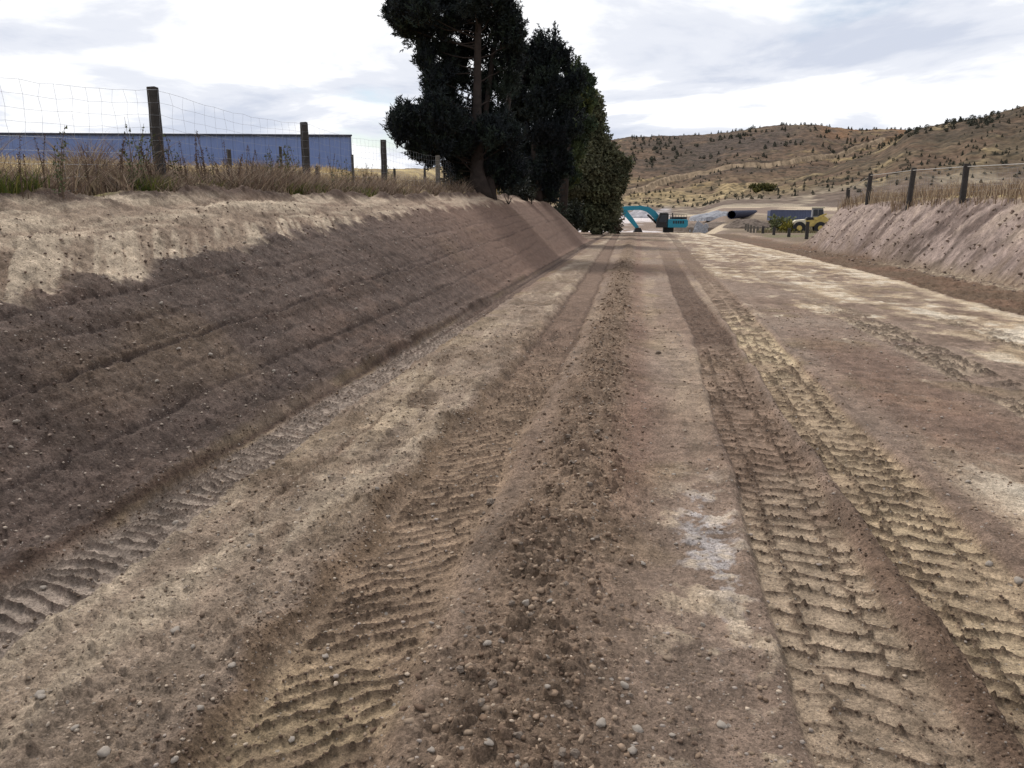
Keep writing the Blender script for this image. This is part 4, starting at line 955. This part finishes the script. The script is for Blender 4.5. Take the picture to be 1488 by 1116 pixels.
# ------------------------------------------------------------------ yellow wheel loader behind the right bank
YL = 92.; pl_ = at(1176, 325, YL); LD = empty('wheel_loader', (pl_[0], YL, surf(pl_[0], YL)), -.12)
hz_ = lambda py: at(1176, py, YL)[2]-LD.location.z
lx = lambda px: at(px, 315, YL)[0]-pl_[0]
def cvl(L_): return [(lx(px), hz_(py)) for px, py in L_]
zb = hz_(329)
mb = MB(); mb.prism([(lx(1166), zb), (lx(1200), zb), (lx(1203), hz_(318)), (lx(1198), hz_(314)), (lx(1180), hz_(316)), (lx(1168), hz_(320))], -.9, .9); mb.build('body', MT['yellow'], LD, bevel=.07)
mb = MB(); mb.prism(cvl([(1153, 322), (1156, 320), (1170, 318.5), (1171, 326), (1154, 327)]), -1.05, 1.05); mb.build('hood', MT['cream'], LD, bevel=.07)
mb = MB(); mb.prism(cvl([(1179, 316), (1179.5, 302.5), (1194, 302.5), (1196.5, 315)]), -.78, .78); cbl = mb.build('cab', MT['grey'], LD, bevel=.05)
mb = MB()
for a, b in ((1180.5, 1186.5), (1187.7, 1194)): mb.prism(cvl([(a, 314), (a, 304.5), (b, 304.5), (b+.7, 313.5)]), -.80, -.78)
mb.build('window', MT['glass'], cbl)
mb = MB(); mb.box(((lx(1178)+lx(1196))/2, 0, hz_(301.6)), (lx(1197)-lx(1178), 1.75, .12)); mb.build('roof', MT['cream'], cbl, bevel=.03)
mb = MB(); mb.prism(cvl([(1170, 318), (1173, 315.5), (1181, 316), (1182, 319), (1172, 320)]), -.92, .92); mb.build('bonnet_vent', MT['black'], LD)
for xx, yy in ((lx(1162), -1.0), (lx(1162), 1.0), (lx(1192), -1.0), (lx(1192), 1.0)):
    mb = MB(); mb.tube([(xx, yy-.22, zb-.15), (xx, yy+.22, zb-.15)], .68, 20); wh = mb.build('wheel', MT['black'], LD, bevel=.06)
    mb = MB(); mb.tube([(xx, yy-.24, zb-.15), (xx, yy+.24, zb-.15)], .28, 14); mb.build('rim', MT['yellow'], wh)
mb = MB(); mb.prism(cvl([(1183, 318), (1190, 313), (1199, 309.5), (1200, 311), (1192, 316), (1185, 321)]), -.95, -.7); mb.build('lift_arm', MT['yellow'], LD, bevel=.03)
tag(LD, 'yellow wheel loader with dark glazed cab half hidden behind the right bank', 'loader')

# ------------------------------------------------------------------ container, pipe, heaps
YC = 124.; pc = at(1154, 320, YC); CN = empty('steel_container', (pc[0], YC, surf(pc[0], YC)), .04); ht = at(1154, 305, YC)[2]-CN.location.z; wl_ = (1190-1122)*YC/FPX
mb = MB(); vs = []; n = 80
for i in range(n+1):
    xx = -wl_/2+wl_*i/n; off = -1.22-(.04 if (i//2) % 2 else 0); vs += [(xx, off, .1), (xx, off, ht-.1)]
mb.add(vs, [(2*i, 2*i+2, 2*i+3, 2*i+1) for i in range(n)]); mb.box((0, 0, ht/2), (wl_, 2.38, ht-.2)); mb.build('shell', MT['cont'], CN)
mb = MB(); mb.box((0, -1.24, ht-.06), (wl_+.06, .1, .12)); mb.box((0, -1.24, .06), (wl_+.06, .1, .14))
for s_ in (-1, 1): mb.box((s_*wl_/2, -1.24, ht/2), (.12, .12, ht-.14))
mb.build('frame', MT['cont'], CN, bevel=.01)
tag(CN, 'long slate blue corrugated steel container beyond the light green bush', 'container')
p0 = Vector(at(1063, 312.2, 118)); p1 = Vector(at(1097, 310.0, 152)); PP = empty('culvert_pipe', p0)
mb = MB(); d = p1-p0; R0 = .60; nseg = 20; n = 20; vs = []; fs = []
ax_ = d.normalized(); e1 = ax_.cross(Vector((0, 0, 1))).normalized(); e2 = ax_.cross(e1)
for i in range(nseg+1):
    c = d*(i/nseg)
    for k in range(n): a = 2*math.pi*k/n; vs.append(c+(e1*math.cos(a)+e2*math.sin(a))*R0)
for k in range(n): a = 2*math.pi*k/n; vs.append((e1*math.cos(a)+e2*math.sin(a))*(R0-.06))
for k in range(n): a = 2*math.pi*k/n; vs.append(d*.2+(e1*math.cos(a)+e2*math.sin(a))*(R0-.06))
fs = [(i*n+k, i*n+(k+1) % n, (i+1)*n+(k+1) % n, (i+1)*n+k) for i in range(nseg) for k in range(n)]; B = (nseg+1)*n
fs += [(k, (k+1) % n, B+(k+1) % n, B+k) for k in range(n)]+[(B+k, B+(k+1) % n, B+n+(k+1) % n, B+n+k) for k in range(n)]+[tuple(range(nseg*n, nseg*n+n))]
mb.add(vs, fs); mb.build('tube', MT['pipe'], PP, smooth=True)
mb = MB(); mb.tube([-ax_*.02, ax_*.25], R0+.07, 20, False); mb.build('collar', MT['pipe'], PP, smooth=True)
tag(PP, 'long dark blue pipe lying on the brown heap beside the grey gravel', 'pipe')
def heap(name, label, px, Y, wpx, topy, m, seed, depth=.6, stretch=1., rough=.18):
    x = at(px, 320, Y)[0]; z0 = surf(x, Y); W_ = wpx*Y/FPX/2; Hh = at(px, topy, Y)[2]-z0; n = 70; xs = np.linspace(-1, 1, n); A, B_ = np.meshgrid(xs, xs)
    rr_ = np.hypot(A, B_); hgt = np.clip(1-rr_**1.25, -.05, 1)+.35*rough*fbm(A*3+seed, B_*3, 4, seed)*2*(rr_ < .98); hgt = hgt*(1+.25*fbm(A*1.4, B_*1.4+seed, 2, seed+3))
    V = np.stack([A*W_, B_*W_*depth, np.where(rr_ > 1, -.5, hgt*Hh)+.06*fbm(A*16, B_*16, 3, seed)], -1).reshape(-1, 3)
    k = np.arange(n*n).reshape(n, n); F = np.stack([k[:-1, :-1], k[:-1, 1:], k[1:, 1:], k[1:, :-1]], -1).reshape(-1, 4)
    o = link(name, np_mesh(name, V, F, None, True), None, m); o.location = (x, Y, z0-.05); tag(o, label, 'heap'); return o
gm = mat('grey_gravel', (.27, .27, .285), .9, noise=.35, nscale=5, bump=.8, bscale=5); bm_ = mat('brown_soil_heap', (.15, .115, .09), .95, noise=.3, nscale=2, bump=.7, bscale=5)
heap('gravel_heap', 'low wide heap of pale grey gravel left of the dark pipe', 1040, 140, 72, 304, gm, 3)
heap('gravel_heap', 'small pale gravel heap just right of the excavator', 1018, 118, 30, 322, gm, 5, rough=.5)
heap('soil_heap', 'brown soil heap in front of the dark pipe', 1088, 112, 70, 314, bm_, 7)
heap('soil_heap', 'low brown soil ridge between the excavator and the gravel', 1035, 121, 110, 320, bm_, 8)
heap('gravel_heap', 'pale lavender gravel heap seen under the excavator boom', 938, 160, 70, 303, mat('pale_gravel', (.36, .34, .35), .9, noise=.3, nscale=1.5, bump=.6, bscale=4), 9)

# ------------------------------------------------------------------ shrubs on the hills
def bushlet(seed, conif):
    g = np.random.default_rng(seed); n = 150; t = g.uniform(0, 1, n)**1.3; a = g.uniform(0, 6.28, n); rad = ((1-t)*.48 if conif else .5*np.sqrt(np.clip(1-(2*t-1)**2, 0, 1)))*g.uniform(.4, 1.1, n)
    P = np.stack([np.cos(a)*rad, np.sin(a)*rad, t*(1 if conif else .85)], -1); d = g.normal(size=(n, 3)); d /= np.linalg.norm(d, axis=1)[:, None]; e = np.cross(d, g.normal(size=(n, 3))); e /= np.linalg.norm(e, axis=1)[:, None]
    V = np.stack([P-e*.07, P+e*.07, P+d*.24], 1).reshape(-1, 3); return np_mesh('hill_shrub', V, np.arange(3*n).reshape(-1, 3))
hb1 = mat('dark_hill_shrub', (.050, .052, .036), .9); hb2 = mat('olive_hill_shrub', (.075, .072, .048), .9)
HB = []
for q in range(4):
    me = bushlet(q+50, q % 2 == 0); me.materials.append(hb1 if q != 3 else hb2); HB.append(me)
def surf_hill(x, y):
    return surf(x, y)
g = np.random.default_rng(77); pts = []; 
while len(pts) < 900:
    r_ = g.uniform(185, 438); px = g.uniform(903, 1500); a = az_px(px)
    if r_ > 300 and a > az_px(1285) : continue
    dens_ = float(fbm(np.array([r_*math.sin(a)*.02]), np.array([r_*math.cos(a)*.02]), 3, 303)[0])
    if dens_ < g.uniform(-.6, .35): continue
    pts.append((a, r_, g.uniform(.6, 1.35)*(1.2 if r_ > 300 else .65)))
# dense scrub down the gully and along the ridges
for _ in range(70): px = g.uniform(1262, 1400); a = az_px(px); pts.append((a, g.uniform(262, 309), g.uniform(.9, 1.7)))
for _ in range(40): px = g.uniform(903, 1285); a = az_px(px); pts.append((a, g.uniform(418, 431), g.uniform(.7, 1.4)))
for _ in range(26): px = g.uniform(1340, 1500); a = az_px(px); pts.append((a, g.uniform(298, 311), g.uniform(.7, 1.3)))
pts.sort(key=lambda t: -t[2]/t[1]); rest = pts[290:]
for i, (a, r_, s) in enumerate(pts[:290]):
    x, y = r_*math.sin(a), r_*math.cos(a); o = link('hill_shrub', HB[i % 4], None); o.location = (x, y, surf_hill(x, y)-.1); o.scale = (s*g.uniform(.8, 1.15),)*2+(s*g.uniform(.8, 1.2),); o.rotation_euler = (0, 0, g.uniform(0, 6))
    tag(o, 'small dark evergreen shrub scattered on the dry hillside', 'shrub', 'dark shrubs scattered over the hills')
VV = []
for (a, r_, s) in rest:
    x, y = r_*math.sin(a), r_*math.cos(a); q = np.empty(len(HB[0].vertices)*3, np.float32); HB[int(g.integers(0, 3))].vertices.foreach_get('co', q); VV.append(q.reshape(-1, 3)*s+np.array([x, y, surf_hill(x, y)-.1]))
VV = np.concatenate(VV); o = link('distant_scrub', np_mesh('distant_scrub', VV, np.arange(len(VV)).reshape(-1, 3)), None, hb1); tag(o, kind='stuff')
shrub('gorse_bush', 'broad olive green bush at the foot of the hill above the pipe', 'bush', 1107, 205, 10, 34, [(104, 100, 56), (88, 86, 50)], 41, dens=.3)

# ------------------------------------------------------------------ stones and clods
def rock_mesh(seed, m, sub=2, flat=.65):
    import bmesh
    bm = bmesh.new(); bmesh.ops.create_icosphere(bm, subdivisions=sub, radius=1); off = Vector((seed*3.1, seed*1.7, 0))
    for v in bm.verts:
        n = mnoise.noise(v.co*1.1+off)*.55+mnoise.noise(v.co*2.7+off)*.22+(mnoise.noise(v.co*6+off)*.16 if m == 'brownrock' else 0); v.co *= 1+n; v.co.z *= flat
    me = bpy.data.meshes.new('stone'); bm.to_mesh(me); bm.free(); me.polygons.foreach_set('use_smooth', [m != 'brownrock']*len(me.polygons)); me.materials.append(MT[m]); return me
RK = [rock_mesh(i, 'rock') for i in range(6)]; CD = [rock_mesh(i+20, 'brownrock', 3, .8) for i in range(6)]
def ground_px(px, py):
    d = ray(px, py); t = (0-EYE)/(d[2]+.0105*d[1]); x, y = d[0]*t, d[1]*t
    for _ in range(8):
        z = surf(x, y); t = (z-EYE)/d[2] if d[2] < -.01 else t; x, y = .5*(x+d[0]*t), .5*(y+d[1]*t)
    return x, y
def put(me, x, y, s, name, label, cat, grp=None, sink=.25):
    o = link(name, me, None); z = surf(x, y); o.location = (x, y, z+s*(.6-sink*1.2)); gq = random.Random(x*91+y); o.scale = (s*gq.uniform(.8, 1.2), s*gq.uniform(.8, 1.2), s*gq.uniform(.75, 1.1)); o.rotation_euler = (gq.uniform(-.4, .4), gq.uniform(-.4, .4), gq.uniform(0, 6)); tag(o, label, cat, grp); return o
NAMED = [(255, 917, 12, 'pale flat stone alone on the left floor near the bottom left'), (58, 1012, 13, 'pale elongated stone at the bottom left corner of the floor'), (292, 1030, 9, 'round pale stone on the floor left of the rut, near the bottom edge'),
         (254, 1106, 9, 'small pale stone at the bottom edge left of the rut'), (337, 968, 9, 'brownish stone on the lip of the left rut'), (765, 875, 11, 'rounded tan stone in the middle of the clod windrow'), (799, 874, 7, 'small white stone beside the rounded tan stone in the windrow'),
         (908, 998, 11, 'grey tan stone on bare ground between the windrow and the right tyre tracks'), (935, 820, 7, 'small pale stone right of the windrow, level with the wheel marks'), (1437, 822, 9, 'round pale stone right of the outer tyre track'), (1480, 846, 9, 'white angular stone at the right edge right of the outer tyre track'),
         (627, 1092, 11, 'large tan stone at the bottom edge of the windrow'), (862, 733, 8, 'pale stone on the right flank of the windrow'), (752, 1112, 9, 'pale stone at the very bottom of the windrow')]
for i, (px, py, s, lb_) in enumerate(NAMED):
    x, y = ground_px(px, py); put(RK[i % 6], x, y, s*.5*math.hypot(x, y)/FPX*1.25, 'stone', lb_, 'stone')
g = random.Random(12)
for i in range(70):
    px, py = g.uniform(20, 1470), g.uniform(620, 1100); x, y = ground_px(px, py)
    if abs(x-.87) < .3 or abs(x-1.5) < .3 or x < -3: continue
    put(RK[i % 6], x, y, g.uniform(.007, .017), 'small_stone', 'small pale stone half buried in the graded dirt', 'stone', 'small pale stones in the graded dirt', .35)
for i in range(46):
    y = g.uniform(3.5, 16); u_ = g.uniform(.3, 2.4); x = float(track_x(y, TOE))-u_
    put(RK[i % 6], x, y, g.uniform(.010, .024), 'small_stone', 'small pale stone stuck in the dark face of the left bank', 'stone', 'small pale stones in the left bank', .35)
for i in range(200):
    y = 1.7*math.exp(g.random()*2.1); x = -.34+g.gauss(0, .2)*(.9 if y > 4 else 1.1)
    put(CD[i % 6], x, y, (.005+.011*g.random()**2.5)*(1.0+.35*(y > 5)), 'clod', 'brown lump of soil lying in the clod windrow down the middle', 'clod', 'brown clods of the windrow', .42)
for (px, py, s, lb_) in [(713, 732, 11, 'dark round clod left of the windrow beside the rut'), (1290, 0, 0, ''), (957, 514, 6, 'small dark clod on the road right of the windrow')]:
    if s:
        x, y = ground_px(px, py); put(CD[1], x, y, s*.5*math.hypot(x, y)/FPX*1.3, 'clod', lb_, 'clod', None, .2)
# gravel chips and soil crumbs: thousands of tiny pieces, one object each
ico_v, ico_f = None, None
def ico():
    import bmesh
    bm = bmesh.new(); bmesh.ops.create_icosphere(bm, subdivisions=1, radius=1); v = np.array([q.co[:] for q in bm.verts]); f = np.array([[q.index for q in p.verts] for p in bm.faces]); bm.free(); return v, f
ico_v, ico_f = ico()
def scatter_bits(name, xx, yy, size, seed, palette, flat, m, rough=.3, lift=.0, var=1.):
    g = np.random.default_rng(seed); n = len(xx); zz_ = surfv(xx, yy); nv = len(ico_v)
    d = 1+g.uniform(-rough, rough, (n, nv, 1)); st = g.uniform(.65, 1.35, (n, 1, 3)); V = ico_v[None]*d*st*np.array([1, 1, flat])*size[:, None, None]
    a = g.uniform(0, 6.28, n)[:, None]; V = np.stack([V[..., 0]*np.cos(a)-V[..., 1]*np.sin(a), V[..., 0]*np.sin(a)+V[..., 1]*np.cos(a), V[..., 2]], -1)
    V = V+np.stack([xx, yy, zz_+lift*size], -1)[:, None, :]; F = (ico_f[None]+(np.arange(n)*nv)[:, None, None]).reshape(-1, 3)
    pal = np.array([srgb(*c) for c in palette]); c = pal[g.integers(0, len(pal), n)]*g.uniform(.8, 1.2, (n, 1))*var
    return tag(link(name, np_mesh(name, V.reshape(-1, 3), F, np.repeat(c, nv, 0)), None, m), kind='stuff')
bitm = mat('loose_bits', attr='tone', rough=.95, noise=.3, nscale=60, spec=.1)
g = np.random.default_rng(5); n = 17000; yy = 1.6*np.exp(g.uniform(0, 1, n)*math.log(9)); xx = g.uniform(-2.7, 3.4, n)*np.clip(yy/4, .6, 1)
keep = ~(((np.abs(xx-.88) < .26) | (np.abs(xx-1.5) < .27)) & (g.random(n) < .85)) & (fbm(xx*1.2, yy*1.2, 3, 71) > g.uniform(-.9, .3, n)); xx, yy = xx[keep], yy[keep]
scatter_bits('gravel', xx, yy, (.0020+.0068*g.random(len(xx))**3)*(1+.11*yy), 6, [(168, 152, 134), (136, 118, 100), (98, 82, 70), (118, 102, 86), (150, 138, 128), (112, 94, 78), (128, 108, 92)], .6, bitm, .25, .1)
n = 6000; y1 = 3*np.exp(g.uniform(0, 1, n)*math.log(7)); x1 = track_x(y1, TOE)-g.uniform(.05, 2.8, n)
scatter_bits('bank_gravel', x1, y1, (.0028+.009*g.random(n)**3)*(1+.05*y1), 8, [(140, 124, 112), (108, 92, 80), (84, 70, 62), (96, 82, 74), (160, 146, 132)], .7, bitm, .3, .1)
n = 1600; y1 = 16+32*g.random(n)**1.2; v1_ = g.uniform(-.9, 2.1, n); x1 = track_x(y1, RTOE)+v1_
scatter_bits('bank_clods', x1, y1, (.012+.05*g.random(n)**3)*np.where(v1_ < .3, 1.25, 1), 14, [(138, 121, 109), (122, 107, 96), (156, 140, 126), (112, 97, 87)], .7, bitm, .35, .0)
n = 4000; yy = 1.8*np.exp(g.uniform(0, 1, n)*math.log(6)); xx = g.uniform(-2.4, -1.3, n)
scatter_bits('fine_stones', xx, yy, (.002+.006*g.random(n)**3)*(1+.1*yy), 15, [(168, 154, 138), (120, 104, 90), (96, 82, 70), (146, 130, 114)], .6, bitm, .3, .1)
n = 7000; yy = 1.6*np.exp(g.uniform(0, 1, n)**.9*math.log(18)); xx = track_x(yy, [(-.33, 0), (-.32, 8), (-.37, 16), (-.55, 53)])+g.normal(0, .175, n)*np.where(yy < 3, 1.15, 1)
sz = (.0022+.012*g.random(len(xx))**3.5)*(1+.06*yy)
scatter_bits('soil_crumbs', xx, yy, sz, 9, [(124, 105, 88), (108, 90, 75), (134, 115, 98), (98, 81, 68), (146, 128, 110)], .7, bitm, .5, .08)
# crumbs pushed up on the lug ridges of the tyre tracks and along the rut edges
n = 60000; yy = 1.6*np.exp(g.uniform(0, 1, n)*math.log(6)); xs_, ys_ = [], []
for T, hw, pitch, ph, k in ((TRA, .245, .150, .1, 0), (TRB, .255, .158, .6, 1)):
    t = g.uniform(-1, 1, n); xc = track_x(yy, T)+.02*fbm(yy*.8, yy*0+k*5, 2, 16+k); X_ = xc+t*hw; q = tread(yy, t+.05*fbm(X_*1.7, yy*1.7, 4, 21)*0, pitch, ph, fbm(X_*4+k*7, yy*4, 3, 141+k), 'blocks')
    m_ = (q > .6) & (g.random(n) < .16); xs_.append(X_[m_]); ys_.append(yy[m_])
t = g.uniform(-1, 1, n); X_ = track_x(yy, RUT)+.025*fbm(yy*.9, yy*0+1, 2, 15)+t*.235; q = tread(yy, -t*2.1, .105, 0, fbm(X_*5, yy*5, 2, 131), 'diag'); m_ = (q > .5) & (g.random(n) < .10); xs_.append(X_[m_]); ys_.append(yy[m_])
n2 = 1300; y2 = 1.6*np.exp(g.uniform(0, 1, n2)*math.log(9)); xs_.append(track_x(y2, RUT)-.33+g.normal(0, .05, n2)); ys_.append(y2); xs_.append(1.2+g.normal(0, .06, n2)); ys_.append(1.7*np.exp(g.uniform(0, 1, n2)*math.log(4)))
n2 = 1800; y2 = 3*np.exp(g.uniform(0, 1, n2)*math.log(5)); xs_.append(track_x(y2, TOE)+g.normal(0, .06, n2)); ys_.append(y2)
xx = np.concatenate(xs_); yy = np.concatenate(ys_)
scatter_bits('ridge_crumbs', xx, yy, (.0016+.0050*g.random(len(xx))**2.5)*(1+.05*yy), 10, [(92, 76, 64), (78, 64, 54), (104, 88, 74)], .8, bitm, .38, .25)
